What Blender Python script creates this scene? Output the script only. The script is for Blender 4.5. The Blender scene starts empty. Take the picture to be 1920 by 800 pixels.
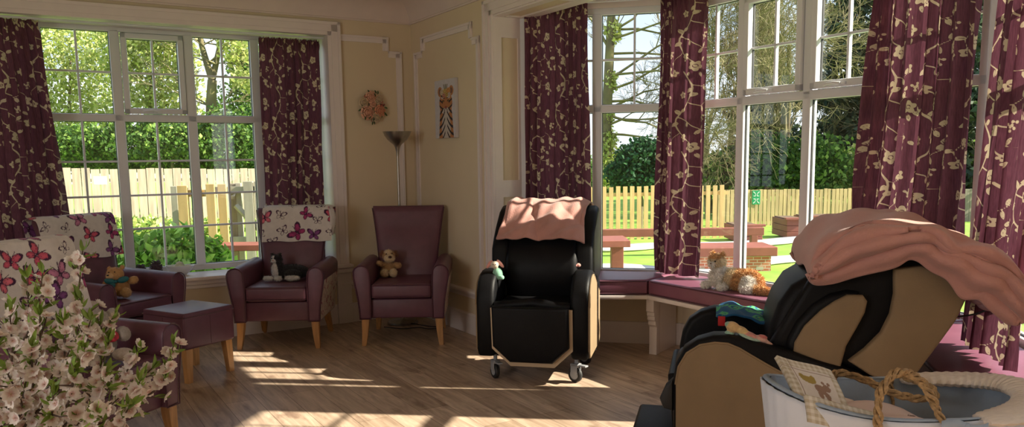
import bpy, bmesh, math, random
import numpy as np
from mathutils import Vector, Matrix, Euler, noise
R = math.radians; PI = math.pi
random.seed(7); RNG = np.random.default_rng(7)
SC = bpy.context.scene; COL = SC.collection

# ---------------------------------------------------------------- camera
EYE = 1.45; FPX = 1487.7; CPY = 484.6
AX = Vector((0.99991531, -0.00163348, -0.01291154))      # image right
AD = Vector((-0.01301446, -0.125502, -0.992008))         # image down
AF = Vector((0.0, 0.99209202, -0.12551263))              # view direction
cd = bpy.data.cameras.new('camera'); cam = bpy.data.objects.new('camera', cd); COL.objects.link(cam)
m = Matrix.Identity(4)
for i in range(3):
    m[i][0] = AX[i]; m[i][1] = -AD[i]; m[i][2] = -AF[i]
m[2][3] = EYE
cam.matrix_world = m
cd.sensor_width = 36.0; cd.lens = FPX / 1920 * 36; cd.shift_y = (CPY - 400) / 1920
cd.clip_end = 300; cd.clip_start = 0.05
SC.camera = cam

# ---------------------------------------------------------------- light
SUN_AZ, SUN_EL = -7.4, 32.0
SC.view_settings.view_transform = 'Standard'; SC.view_settings.look = 'None'
SC.view_settings.gamma = 1.0; SC.view_settings.exposure = 0.1; SC.view_settings.use_curve_mapping = False
sl = bpy.data.lights.new('sun', 'SUN'); sl.energy = 14.5; sl.angle = R(0.6); sl.color = (1.0, .90, .74)
so = bpy.data.objects.new('sun', sl); COL.objects.link(so)
sd = Vector((math.cos(R(SUN_AZ)) * math.cos(R(SUN_EL)), math.sin(R(SUN_AZ)) * math.cos(R(SUN_EL)), math.sin(R(SUN_EL))))
so.rotation_euler = sd.to_track_quat('Z', 'Y').to_euler(); so.location = (12, -1, 8)

w = bpy.data.worlds.new('sky'); SC.world = w; w.use_nodes = True
nt = w.node_tree; nt.nodes.clear()
def wn(t, **k):
    n = nt.nodes.new(t)
    for a, b in k.items(): setattr(n, a, b)
    return n
tc = wn('ShaderNodeTexCoord'); mp = wn('ShaderNodeMapping'); mp.inputs['Scale'].default_value = (1.2, 1.2, 3.0)
nz = wn('ShaderNodeTexNoise'); nz.inputs['Scale'].default_value = 2.2; nz.inputs['Detail'].default_value = 6; nz.inputs['Roughness'].default_value = .55
cr = wn('ShaderNodeValToRGB'); cr.color_ramp.elements[0].position = .40; cr.color_ramp.elements[1].position = .60
mx = wn('ShaderNodeMix', data_type='RGBA'); mx.inputs[6].default_value = (.32, .55, .92, 1); mx.inputs[7].default_value = (.92, .96, 1.0, 1)
sp = wn('ShaderNodeSeparateXYZ'); mr = wn('ShaderNodeMapRange'); mr.inputs[1].default_value = 0; mr.inputs[2].default_value = .35; mr.inputs[3].default_value = 1; mr.inputs[4].default_value = 0
ad = wn('ShaderNodeMath', operation='MAXIMUM')
bg = wn('ShaderNodeBackground'); bg.inputs[1].default_value = 1.35; wo = wn('ShaderNodeOutputWorld')
L = nt.links.new
L(tc.outputs['Generated'], mp.inputs[0]); L(mp.outputs[0], nz.inputs[0]); L(nz.outputs[0], cr.inputs[0])
L(tc.outputs['Generated'], sp.inputs[0]); L(sp.outputs[2], mr.inputs[0])
ad.operation = 'MAXIMUM'; L(cr.outputs[0], ad.inputs[0]); L(mr.outputs[0], ad.inputs[1]); L(ad.outputs[0], mx.inputs[0])
L(mx.outputs[2], bg.inputs[0]); L(bg.outputs[0], wo.inputs[0])
FILL = 34.0   # base power of the added area fill lights

# ---------------------------------------------------------------- helpers: picture measurement -> place
def ray(x, y): return AX * ((x - 960) / FPX) + AD * ((y - CPY) / FPX) + AF
def at(x, y, Y):
    d = ray(x, y); return Vector((0, 0, EYE)) + d * (Y / d.y)
def onz(x, y, z):
    d = ray(x, y); return Vector((0, 0, EYE)) + d * ((z - EYE) / d.z)
class Plane:                       # a vertical plane: s along it, n behind it, z up
    def __init__(self, p, deg):
        self.p = Vector((p[0], p[1], 0)); self.deg = deg
        self.u = Vector((math.cos(R(deg)), math.sin(R(deg)), 0)); self.n = Vector((-self.u.y, self.u.x, 0))
    def P(self, s, n=0, z=0): return self.p + self.u * s + self.n * n + Vector((0, 0, z))
    def sz(self, x, y, n=0):
        d = ray(x, y); q = self.p + self.n * n; t = (q - Vector((0, 0, EYE))).dot(self.n) / d.dot(self.n)
        h = Vector((0, 0, EYE)) + d * t
        return ((h - self.p).dot(self.u), h.z)
    def mat(self, s=0, n=0, z=0):
        return Matrix.Translation(self.P(s, n, z)) @ Matrix.Rotation(R(self.deg), 4, 'Z')

# ---------------------------------------------------------------- materials
def mat(name, col, rough=.6, metal=0, var=0, vscale=8, bump=0, bscale=40, col2=None, detail=3, spec=.5, attr=None, sheen=0, trans=0, stretch=None, coat=0):
    m = bpy.data.materials.new(name); m.use_nodes = True; nt = m.node_tree; N = nt.nodes; b = N['Principled BSDF']; L = nt.links.new
    b.inputs['Roughness'].default_value = rough; b.inputs['Metallic'].default_value = metal
    b.inputs['Specular IOR Level'].default_value = spec
    b.inputs['Sheen Weight'].default_value = sheen
    b.inputs['Coat Weight'].default_value = coat
    b.inputs['Base Color'].default_value = (*col, 1)
    tc = N.new('ShaderNodeTexCoord'); vec = tc.outputs['Object']
    if stretch:
        mp = N.new('ShaderNodeMapping'); mp.inputs['Scale'].default_value = stretch; L(vec, mp.inputs[0]); vec = mp.outputs[0]
    base = None
    if attr:
        a = N.new('ShaderNodeAttribute'); a.attribute_name = attr; base = a.outputs['Color']; L(base, b.inputs['Base Color'])
    if var or col2:
        n = N.new('ShaderNodeTexNoise'); n.inputs['Scale'].default_value = vscale; n.inputs['Detail'].default_value = detail; L(vec, n.inputs[0])
        r = N.new('ShaderNodeValToRGB'); r.color_ramp.elements[0].position = .32; r.color_ramp.elements[1].position = .68
        c2 = col2 or tuple(min(1, c * (1 + var)) for c in col); c1 = col if col2 else tuple(c * (1 - var) for c in col)
        if base is not None:
            r.color_ramp.elements[0].color = (1 - var,) * 3 + (1,); r.color_ramp.elements[1].color = (1 + var,) * 3 + (1,)
            mm = N.new('ShaderNodeMix'); mm.data_type = 'RGBA'; mm.blend_type = 'MULTIPLY'; mm.inputs[0].default_value = 1
            L(n.outputs[0], r.inputs[0]); L(base, mm.inputs[6]); L(r.outputs[0], mm.inputs[7]); L(mm.outputs[2], b.inputs['Base Color'])
        else:
            r.color_ramp.elements[0].color = (*c1, 1); r.color_ramp.elements[1].color = (*c2, 1)
            L(n.outputs[0], r.inputs[0]); L(r.outputs[0], b.inputs['Base Color'])
    if bump:
        n2 = N.new('ShaderNodeTexNoise'); n2.inputs['Scale'].default_value = bscale; n2.inputs['Detail'].default_value = 4; L(vec, n2.inputs[0])
        bp = N.new('ShaderNodeBump'); bp.inputs['Strength'].default_value = bump; bp.inputs['Distance'].default_value = .004
        L(n2.outputs[0], bp.inputs['Height']); L(bp.outputs[0], b.inputs['Normal'])
    if trans:
        out = N['Material Output']; t = N.new('ShaderNodeBsdfTranslucent'); ms = N.new('ShaderNodeMixShader'); ms.inputs[0].default_value = trans
        src = b.inputs['Base Color']
        if src.is_linked: L(src.links[0].from_socket, t.inputs[0])
        else: t.inputs[0].default_value = (*col, 1)
        L(b.outputs[0], ms.inputs[1]); L(t.outputs[0], ms.inputs[2]); L(ms.outputs[0], out.inputs[0])
    return m
M = {}
M['wall'] = mat('cream_wall_paint', (.72, .595, .42), .75, var=.03, vscale=2, bump=.06, bscale=120)
M['trim'] = mat('white_gloss_trim', (.80, .71, .68), .38, var=.02, bump=.03, bscale=60)
M['ceil'] = mat('ceiling_paint', (.74, .62, .57), .85, var=.02, bump=.05, bscale=90)
M['upvc'] = mat('white_window_plastic', (.74, .74, .76), .3, var=.01)
M['gbar'] = mat('white_glazing_bar', (.72, .73, .78), .35, var=.01)
M['plum'] = mat('plum_faux_leather', (.132, .050, .076), .38, var=.10, vscale=14, bump=.25, bscale=260, spec=.5)
M['plum_seat'] = mat('plum_seat_vinyl', (.235, .085, .135), .40, var=.06, vscale=10, bump=.18, bscale=220)
M['pipe'] = mat('plum_piping', (.085, .028, .044), .45, var=.05)
M['wood'] = mat('honey_beech', (.52, .27, .10), .42, var=.18, vscale=6, stretch=(8, 8, 1), bump=.08, bscale=30)
M['black'] = mat('black_stretch_vinyl', (.005, .005, .006), .50, var=.2, vscale=10, bump=.2, bscale=180, spec=.18)
M['tan'] = mat('tan_suede', (.245, .168, .092), .75, var=.07, vscale=7, bump=.2, bscale=200)
M['cream'] = mat('cream_vinyl_edge', (.62, .47, .31), .6, var=.04)
M['metal'] = mat('brushed_steel', (.42, .40, .37), .32, metal=1, var=.1, vscale=40, stretch=(1, 1, .1))
M['chrome'] = mat('chrome', (.6, .6, .62), .15, metal=1, var=.03)
M['dkmetal'] = mat('dark_metal', (.03, .03, .033), .4, metal=.6, var=.1)
M['rubber'] = mat('black_rubber', (.015, .015, .016), .6, var=.1)
M['greyplastic'] = mat('grey_plastic', (.30, .31, .33), .35, var=.05)
M['pink'] = mat('pink_fleece', (.53, .265, .225), .9, var=.07, vscale=5, bump=.6, bscale=150, sheen=.25)

def glass_mat(name, tint=(1, 1, 1)):
    m = bpy.data.materials.new(name); m.use_nodes = True; nt = m.node_tree; N = nt.nodes; L = nt.links.new
    N.remove(N['Principled BSDF']); out = N['Material Output']
    t = N.new('ShaderNodeBsdfTransparent'); t.inputs[0].default_value = (*tint, 1)
    g = N.new('ShaderNodeBsdfGlossy'); g.inputs['Roughness'].default_value = 0.0; g.inputs[0].default_value = (.9, .95, 1, 1)
    lw = N.new('ShaderNodeLayerWeight'); lw.inputs[0].default_value = .5
    pw = N.new('ShaderNodeMath'); pw.operation = 'POWER'; pw.inputs[1].default_value = 5; L(lw.outputs['Facing'], pw.inputs[0])
    f = N.new('ShaderNodeMath'); f.operation = 'MULTIPLY_ADD'; f.inputs[1].default_value = .9; f.inputs[2].default_value = .025; L(pw.outputs[0], f.inputs[0])
    x = N.new('ShaderNodeMixShader'); L(f.outputs[0], x.inputs[0]); L(t.outputs[0], x.inputs[1]); L(g.outputs[0], x.inputs[2]); L(x.outputs[0], out.inputs[0])
    return m
M['glass'] = glass_mat('window_glass', (.97, .98, .97))

def floor_mat():
    m = bpy.data.materials.new('oak_laminate_floor'); m.use_nodes = True; nt = m.node_tree; N = nt.nodes; b = N['Principled BSDF']; L = nt.links.new
    tc = N.new('ShaderNodeTexCoord'); mp = N.new('ShaderNodeMapping'); mp.inputs['Rotation'].default_value = (0, 0, R(58.7)); L(tc.outputs['Object'], mp.inputs[0])
    br = N.new('ShaderNodeTexBrick'); br.offset = .37; br.inputs['Scale'].default_value = 1; br.inputs['Brick Width'].default_value = 1.22; br.inputs['Row Height'].default_value = .185
    br.inputs['Mortar Size'].default_value = .0014; br.inputs['Mortar Smooth'].default_value = .1; br.inputs['Bias'].default_value = 0
    br.inputs['Color1'].default_value = (.46, .345, .255, 1); br.inputs['Color2'].default_value = (.63, .49, .375, 1); br.inputs['Mortar'].default_value = (.12, .07, .04, 1)
    L(mp.outputs[0], br.inputs[0])
    m2 = N.new('ShaderNodeMapping'); m2.inputs['Scale'].default_value = (1.3, 13, 1); L(mp.outputs[0], m2.inputs[0])
    n = N.new('ShaderNodeTexNoise'); n.inputs['Scale'].default_value = 1.6; n.inputs['Detail'].default_value = 7; n.inputs['Roughness'].default_value = .62; n.inputs['Distortion'].default_value = .8; L(m2.outputs[0], n.inputs[0])
    r = N.new('ShaderNodeValToRGB'); r.color_ramp.elements[0].position = .3; r.color_ramp.elements[0].color = (.50, .44, .40, 1); r.color_ramp.elements[1].position = .66; r.color_ramp.elements[1].color = (1.12, 1.1, 1.08, 1)
    L(n.outputs[0], r.inputs[0])
    x = N.new('ShaderNodeMix'); x.data_type = 'RGBA'; x.blend_type = 'MULTIPLY'; x.inputs[0].default_value = .9; L(br.outputs[0], x.inputs[6]); L(r.outputs[0], x.inputs[7])
    n3 = N.new('ShaderNodeTexNoise'); n3.inputs['Scale'].default_value = 5; n3.inputs['Detail'].default_value = 4; m3 = N.new('ShaderNodeMapping'); m3.inputs['Scale'].default_value = (.7, 1.6, 1); L(mp.outputs[0], m3.inputs[0]); L(m3.outputs[0], n3.inputs[0])
    r3 = N.new('ShaderNodeValToRGB'); r3.color_ramp.elements[0].position = .28; r3.color_ramp.elements[0].color = (.45, .38, .36, 1); r3.color_ramp.elements[1].position = .42; r3.color_ramp.elements[1].color = (1, 1, 1, 1)
    L(n3.outputs[0], r3.inputs[0])
    x3 = N.new('ShaderNodeMix'); x3.data_type = 'RGBA'; x3.blend_type = 'MULTIPLY'; x3.inputs[0].default_value = .8; L(x.outputs[2], x3.inputs[6]); L(r3.outputs[0], x3.inputs[7])
    L(x3.outputs[2], b.inputs['Base Color']); b.inputs['Roughness'].default_value = .38; b.inputs['Specular IOR Level'].default_value = .4
    bp = N.new('ShaderNodeBump'); bp.inputs['Strength'].default_value = .15; bp.inputs['Distance'].default_value = .002; L(n.outputs[0], bp.inputs['Height']); L(bp.outputs[0], b.inputs['Normal'])
    return m
M['floor'] = floor_mat()

# ---------------------------------------------------------------- helpers: objects
def link(name, me, parent=None, m=None, smooth=True, sharp=35):
    o = bpy.data.objects.new(name, me); COL.objects.link(o)
    if parent is not None: o.parent = parent
    if m is not None: me.materials.append(M[m] if isinstance(m, str) else m)
    if smooth and len(me.polygons):
        me.polygons.foreach_set('use_smooth', [True] * len(me.polygons)); me.set_sharp_from_angle(angle=R(sharp))
    return o
def thing(name, label, cat, mw=None, group=None):
    o = bpy.data.objects.new(name, None); COL.objects.link(o); o.empty_display_size = .1
    if mw is not None: o.matrix_world = mw if isinstance(mw, Matrix) else Matrix.Translation(Vector(mw))
    return tag(o, label, cat, group)
def tag(o, label, cat, group=None, kind=None):
    o['label'] = label; o['category'] = cat
    if group: o['group'] = group
    if kind: o['kind'] = kind
    return o
def struct(o): o['kind'] = 'structure'; return o
def copy_tree(root, mw, label=None):
    c = root.copy(); COL.objects.link(c); c.matrix_world = mw
    if label: c['label'] = label
    def rec(a, b):
        for ch in list(a.children):
            d = ch.copy(); COL.objects.link(d); d.parent = b; rec(ch, d)
    rec(root, c); return c

class MB:
    """collects shapes into one bmesh; T is a transform applied to what is added"""
    def __init__(self, T=None): self.bm = bmesh.new(); self.T = T or Matrix.Identity(4)
    def _add(self, tmp, T=None):
        bmesh.ops.recalc_face_normals(tmp, faces=tmp.faces)
        tmp.transform(self.T @ (T or Matrix.Identity(4)))
        me = bpy.data.meshes.new('t'); tmp.to_mesh(me); tmp.free(); self.bm.from_mesh(me); bpy.data.meshes.remove(me); return self
    def box(self, a, b, r=0, seg=2, T=None):
        t = bmesh.new(); bmesh.ops.create_cube(t, size=1)
        c = [(a[i] + b[i]) / 2 for i in range(3)]; s = [abs(b[i] - a[i]) for i in range(3)]
        for v in t.verts: v.co = Vector((c[0] + v.co.x * s[0], c[1] + v.co.y * s[1], c[2] + v.co.z * s[2]))
        if r: bmesh.ops.bevel(t, geom=t.edges[:], offset=min(r, min(s) * .49), segments=seg, profile=.5, affect='EDGES')
        return self._add(t, T)
    def prism(self, pts, axis, a, b, r=0, seg=2, T=None):
        """2-D outline swept along an axis. axis 'x': pts=(y,z); 'y': (x,z); 'z': (x,y)"""
        t = bmesh.new()
        def V(p, h): return {'x': (h, p[0], p[1]), 'y': (p[0], h, p[1]), 'z': (p[0], p[1], h)}[axis]
        f = t.faces.new([t.verts.new(V(p, a)) for p in pts])
        g = bmesh.ops.extrude_face_region(t, geom=[f]); d = {'x': Vector((b - a, 0, 0)), 'y': Vector((0, b - a, 0)), 'z': Vector((0, 0, b - a))}[axis]
        for v in [x for x in g['geom'] if isinstance(x, bmesh.types.BMVert)]: v.co += d
        bmesh.ops.recalc_face_normals(t, faces=t.faces)
        if r:
            caps = [f for f in t.faces if len(f.verts) == len(pts)] if len(pts) != 4 else [f for f in t.faces if abs(f.normal[{'x': 0, 'y': 1, 'z': 2}[axis]]) > .9]
            es = list({e for f in caps for e in f.edges})
            bmesh.ops.bevel(t, geom=es, offset=r, segments=seg, profile=.5, affect='EDGES', clamp_overlap=True)
        return self._add(t, T)
    def tube(self, pts, rad, n=8, closed=False, cap=True, T=None, flat=1.0):
        pts = [Vector(p) for p in pts]; k = len(pts); rad = rad if hasattr(rad, '__len__') else [rad] * k
        t = bmesh.new(); rings = []; up = Vector((0, 0, 1)); prev = None
        for i, p in enumerate(pts):
            d = (pts[(i + 1) % k] - pts[i - 1]) if closed else (pts[min(i + 1, k - 1)] - pts[max(i - 1, 0)])
            if d.length < 1e-9: d = Vector((0, 0, 1))
            d.normalize()
            if prev is None:
                a = d.cross(up) if abs(d.dot(up)) < .95 else d.cross(Vector((1, 0, 0)))
            else: a = prev - d * prev.dot(d)
            a.normalize(); prev = a; b = d.cross(a)
            rings.append([t.verts.new(p + (a * math.cos(2 * PI * j / n) + b * math.sin(2 * PI * j / n) * flat) * rad[i]) for j in range(n)])
        for i in range(k if closed else k - 1):
            q = rings[(i + 1) % k]
            for j in range(n): t.faces.new((rings[i][j], rings[i][(j + 1) % n], q[(j + 1) % n], q[j]))
        if cap and not closed: t.faces.new(rings[0][::-1]); t.faces.new(rings[-1])
        return self._add(t, T)
    def lathe(self, prof, n=32, T=None):
        t = bmesh.new(); rings = []
        for r, z in prof:
            if r < 1e-5: rings.append([t.verts.new((0, 0, z))])
            else: rings.append([t.verts.new((r * math.cos(2 * PI * j / n), r * math.sin(2 * PI * j / n), z)) for j in range(n)])
        for a, b in zip(rings, rings[1:]):
            for j in range(n):
                if len(a) == 1 and len(b) == 1: continue
                if len(a) == 1: t.faces.new((a[0], b[j], b[(j + 1) % n]))
                elif len(b) == 1: t.faces.new((a[j], a[(j + 1) % n], b[0]))
                else: t.faces.new((a[j], a[(j + 1) % n], b[(j + 1) % n], b[j]))
        return self._add(t, T)
    def ell(self, c, r, rot=(0, 0, 0), sub=3, T=None):
        t = bmesh.new(); bmesh.ops.create_icosphere(t, subdivisions=sub, radius=1)
        r = r if hasattr(r, '__len__') else (r, r, r)
        X = Matrix.Translation(Vector(c)) @ Euler([R(a) for a in rot]).to_matrix().to_4x4() @ Matrix.Diagonal((*r, 1)); t.transform(X)
        return self._add(t, T)
    def grid(self, fn, nu, nv, cu=False, cv=False, T=None):
        t = bmesh.new(); vs = [[t.verts.new(fn(i / (nu if cu else nu - 1), j / (nv if cv else nv - 1))) for j in range(nv)] for i in range(nu)]
        for i in range(nu if cu else nu - 1):
            for j in range(nv if cv else nv - 1):
                t.faces.new((vs[i][j], vs[(i + 1) % nu][j], vs[(i + 1) % nu][(j + 1) % nv], vs[i][(j + 1) % nv]))
        return self._add(t, T)
    def build(self, name, m, parent=None, smooth=True, sharp=35):
        me = bpy.data.meshes.new(name); self.bm.to_mesh(me); self.bm.free(); return link(name, me, parent, m, smooth, sharp)
def raw(name, V, F, m, parent=None, colr=None, smooth=True, val=None, sharp=None):
    """mesh straight from arrays; colr / val are per-vertex pigment attributes"""
    me = bpy.data.meshes.new(name); V = np.asarray(V, np.float32); F = np.asarray(F, np.int32)
    me.vertices.add(len(V)); me.vertices.foreach_set('co', V.ravel())
    k = F.shape[1]; me.loops.add(F.size); me.loops.foreach_set('vertex_index', F.ravel())
    me.polygons.add(len(F)); me.polygons.foreach_set('loop_start', np.arange(0, F.size, k, dtype=np.int32)); me.polygons.foreach_set('loop_total', np.full(len(F), k, np.int32))
    if colr is not None:
        a = me.attributes.new('pig', 'FLOAT_COLOR', 'POINT'); c = np.ones((len(V), 4), np.float32); c[:, :3] = colr; a.data.foreach_set('color', c.ravel())
    if val is not None:
        a = me.attributes.new('pat', 'FLOAT', 'POINT'); a.data.foreach_set('value', np.asarray(val, np.float32))
    me.update(calc_edges=True); me.validate()
    if smooth: me.polygons.foreach_set('use_smooth', np.ones(len(F), bool))
    o = bpy.data.objects.new(name, me); COL.objects.link(o)
    if parent is not None: o.parent = parent
    me.materials.append(M[m] if isinstance(m, str) else m)
    return o
def gridF(nu, nv, cu=False):
    i = np.arange(nu if cu else nu - 1)[:, None]; j = np.arange(nv - 1)[None, :]; i2 = (i + 1) % nu
    return np.stack([i * nv + j, i2 * nv + j, i2 * nv + j + 1, i * nv + j + 1], -1).reshape(-1, 4)
def catmull(P, n):
    P = [np.array(p, float) for p in P]; P = [2 * P[0] - P[1]] + P + [2 * P[-1] - P[-2]]; out = []
    k = len(P) - 3
    for q in range(n):
        t = q / (n - 1) * k; i = min(int(t), k - 1); f = t - i; a, b, c, d = P[i:i + 4]
        out.append(.5 * ((2 * b) + (c - a) * f + (2 * a - 5 * b + 4 * c - d) * f * f + (3 * b - a - 3 * c + d) * f ** 3))
    return np.array(out)
# ================================================================ the room
A0 = 31.3
CORNER = (-.895, 7.419)
W1 = Plane(CORNER, A0)             # left window wall, s runs to the corner at 0 (negative s inside the room)
W2 = Plane(CORNER, A0 - 90)        # picture wall and bay opening, s > 0
W3 = Plane(W2.P(9.4)[:2], A0)      # rear wall
W4 = Plane(W1.P(-6.2)[:2], A0 - 90)
ZC = 2.86; ZCOVE = 2.66
OP1 = (-3.45, -.775); RZ1 = (.50, 2.53); DEP = .35
OB = (1.48, 5.56); SOF = 2.52; RD = .288
B = [Vector((.12, 6.30, 0)), Vector((1.31, 6.02, 0)), Vector((2.47, 4.10, 0)), Vector((2.20, 2.83, 0))]

def poly_floor(name, z0, z1, m):
    c = [W1.P(.5, .8), W1.P(-6.6, .8), W1.P(-6.6, -9.8), W1.P(.5, -9.8)]
    extra = [W1.P(.5 + 2.6, .0), W1.P(.5 + 2.6, -7)]
    pts = [W1.P(-6.6, 1.0), W1.P(-6.6, -9.8), W1.P(3.2, -9.8), W1.P(3.2, 1.0)]
    return struct(MB().prism([(p.x, p.y) for p in pts], 'z', z0, z1).build(name, m, smooth=False))
# floor follows the room and the bay only
fp = [W1.P(-6.3, .1), W1.P(-6.3, -9.5), W1.P(0.1, -9.5), W2.P(OB[1], 0), W2.P(OB[1], RD), B[3], B[2], B[1], B[0], W2.P(OB[0], RD), W2.P(OB[0], 0), W1.P(.1, .1)]
struct(MB().prism([(p.x, p.y) for p in fp], 'z', -.10, 0).build('floor', 'floor', smooth=False))
struct(MB().prism([(p.x, p.y) for p in (W1.P(-6.3, .1), W1.P(-6.3, -9.5), W1.P(.1, -9.5), W1.P(.1, .1))], 'z', ZC, ZC + .1).build('ceiling', 'ceil', smooth=False))
bp_ = [W2.P(OB[0] - .02, .1), B[0] + Vector((-.05, .12, 0)), B[1] + Vector((.05, .12, 0)), B[2] + Vector((.12, .02, 0)), B[3] + Vector((.12, -.05, 0)), W2.P(OB[1] + .02, .1)]
struct(MB().prism([(p.x, p.y) for p in bp_], 'z', 2.62, 2.72).build('ceiling', 'ceil', smooth=False))

def wallpieces(name, pl, segs, th, m='wall', n0=0):
    b = MB(pl.mat())
    for s0, s1, z0, z1 in segs: b.box((s0, n0, z0), (s1, n0 + th, z1))
    return struct(b.build(name, m, smooth=False))
wallpieces('wall_left', W1, [(-6.3, OP1[0], 0, ZC), (OP1[1], .12, 0, ZC), (OP1[0], OP1[1], 0, RZ1[0]), (OP1[0], OP1[1], RZ1[1], ZC)], DEP + .12)
wallpieces('wall_right', W2, [(0, OB[0], 0, ZC), (OB[1], 6.6, 0, ZC), (8.4, 9.5, 0, ZC), (6.6, 8.4, 0, .8), (6.6, 8.4, 2.4, ZC), (OB[0], OB[1], SOF, ZC)], RD)
wallpieces('wall_side', W4, [(-.1, 4.2, 0, ZC), (6.6, 9.5, 0, ZC), (4.2, 6.6, 0, .8), (4.2, 6.6, 2.4, ZC)], -.12)
wallpieces('wall_rear', W3, [(-6.3, .1, 0, ZC)], -.25)
# two added fill lights, set in invented wall openings out of view
for pl, s, sg in ((W2, 7.5, -1), (W4, 5.4, 1)):
    a = bpy.data.lights.new('fill_area_light', 'AREA'); a.shape = 'RECTANGLE'; a.size = 1.7; a.size_y = 1.5; a.energy = FILL * (.55 if pl is W2 else 1.35); a.color = (1, .93, .86)
    o = bpy.data.objects.new('fill_area_light', a); COL.objects.link(o)
    o.matrix_world = Matrix.Translation(pl.P(s, -.02 * -sg, 1.6)) @ (pl.n * sg).to_track_quat('-Z', 'Y').to_matrix().to_4x4()
# cove between wall and ceiling
def sweep(name, pl, s0, s1, prof, m, miter0=0, miter1=0):
    """profile (out from the wall into the room, z) swept along the wall; miters lengthen with depth"""
    b = MB(pl.mat()); t = bmesh.new()
    a = [t.verts.new((s0 + miter0 * d, -d, z)) for d, z in prof]; c = [t.verts.new((s1 + miter1 * d, -d, z)) for d, z in prof]
    k = len(prof)
    for i in range(k): t.faces.new((a[i], a[(i + 1) % k], c[(i + 1) % k], c[i]))
    t.faces.new(a[::-1]); t.faces.new(c); b._add(t)
    return struct(b.build(name, m, sharp=25))
cov = [(0, ZCOVE), (.012, ZCOVE), (.014, ZCOVE + .012)] + [(.02 + .2 * (1 - math.cos(t)), ZCOVE + .015 + .165 * math.sin(t)) for t in [PI / 2 * i / 8 for i in range(9)]] + [(.24, ZC + .002), (0, ZC + .002)]
sweep('trim_1', W1, -6.2, 0, cov, 'ceil', 1, -1)
sweep('trim_2', W2, 0, 9.4, cov, 'ceil', 1, -1)
# baseboards and dado rails
bb = [(0, 0), (.022, 0), (.022, .13), (.016, .145), (.016, .155), (.008, .17), (0, .172)]
dado = [(0, .30), (.012, .305), (.016, .325), (.03, .338), (.034, .352), (.03, .365), (.012, .372), (0, .376)]
sweep('baseboard_left', W1, -6.2, 0, bb, 'trim', 1, -1)
sweep('baseboard_right', W2, 0, OB[0] - .005, bb, 'trim', 1, 0)
sweep('baseboard_side', W4, 0, 9.4, [(-d, z) for d, z in bb], 'trim')
sweep('trim_3', W1, OP1[1] + .03, 0, dado, 'trim', 0, -1)
sweep('trim_4', W2, 0, OB[0] - .12, dado, 'trim', 1, 0)
def frame_strip(name, pl, pts, wdt=.055, m='trim'):
    """panel moulding: a flat band with a raised bead following stepped corner points (s, z)"""
    b = MB(pl.mat())
    for (s0, z0), (s1, z1) in zip(pts, pts[1:]):
        if abs(s0 - s1) > abs(z0 - z1):
            lo, hi = sorted((s0, s1)); b.box((lo, -.012, z0 - wdt), (hi + (0), 0, z0)); b.box((lo, -.020, z0 - wdt * .35), (hi, 0, z0 - .004))
        else:
            lo, hi = sorted((z0, z1)); right = s0 > (pts[0][0] + pts[-1][0]) / 2
            sa, sb = (s0 - wdt, s0) if right else (s0, s0 + wdt)
            b.box((sa, -.012, lo - (wdt if lo < z0 or lo < z1 else 0) * 0), (sb, 0, hi)); b.box((sb - .02, -.020, lo), (sb - .004, 0, hi)) if right else b.box((sa + .004, -.020, lo), (sa + .02, 0, hi))
    return struct(b.build(name, m, smooth=False))
frame_strip('trim_5', W1, [(-.67, 2.535), (-.225, 2.535), (-.225, 2.415), (-.10, 2.415), (-.10, .376)])
frame_strip('trim_6', W2, [(.08, .376), (.08, 2.40), (.235, 2.40), (.235, 2.52), (1.17, 2.52), (1.17, 2.395), (1.29, 2.395), (1.29, .376)])
# architraves
def architrave(name, pl, s0, s1, zt, zb=0, wdt=.10):
    b = MB(pl.mat()); 
    for (o, t) in ((0, .018), (.02, .026), (.075, .034)):
        b.box((s0 - wdt, -t, zb), (s0 - o, 0, zt + wdt)) if o else b.box((s0 - wdt, -t, zb), (s0 + .012, .012, zt + wdt))
        b.box((s1 + o, -t, zb), (s1 + wdt, 0, zt + wdt)) if o else b.box((s1 - .012, -t, zb), (s1 + wdt, .012, zt + wdt))
        b.box((s0 - wdt, -t, zt + o - (.012 if not o else 0)), (s1 + wdt, .0, zt + wdt))
    return struct(b.build(name, 'trim', smooth=False))
architrave('trim_7', W1, OP1[0], OP1[1], RZ1[1] , .50)
architrave('trim_8', W2, OB[0], OB[1], SOF + .01, 0)
# pilaster blocks below the left window's architrave, sill board and apron moulding
b = MB(W1.mat())
for s in (OP1[0] - .10, OP1[1]): b.box((s - .015, -.03, 0), (s + .115, 0, .50)); b.box((s - .02, -.045, 0), (s + .12, 0, .175), .004); b.box((s - .03, -.05, .455), (s + .13, 0, .50), .006)
struct(b.build('trim_9', 'trim'))
b = MB(W1.mat()); b.box((OP1[0] - .12, -.07, .50), (OP1[1] + .13, DEP - .06, .53), .008); b.box((OP1[0], -.035, .46), (OP1[1], .0, .50), .01); b.box((OP1[0], -.02, .43), (OP1[1], .0, .46), .006)
struct(b.build('trim_10', 'trim'))
# reveals of the left window
b = MB(W1.mat()); b.box((OP1[0], 0, .53), (OP1[0] + .01, DEP, RZ1[1])); b.box((OP1[1] - .01, 0, .53), (OP1[1], DEP, RZ1[1])); b.box((OP1[0], 0, RZ1[1] - .01), (OP1[1], DEP, RZ1[1]))
struct(b.build('trim_11', 'trim', smooth=False))
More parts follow.
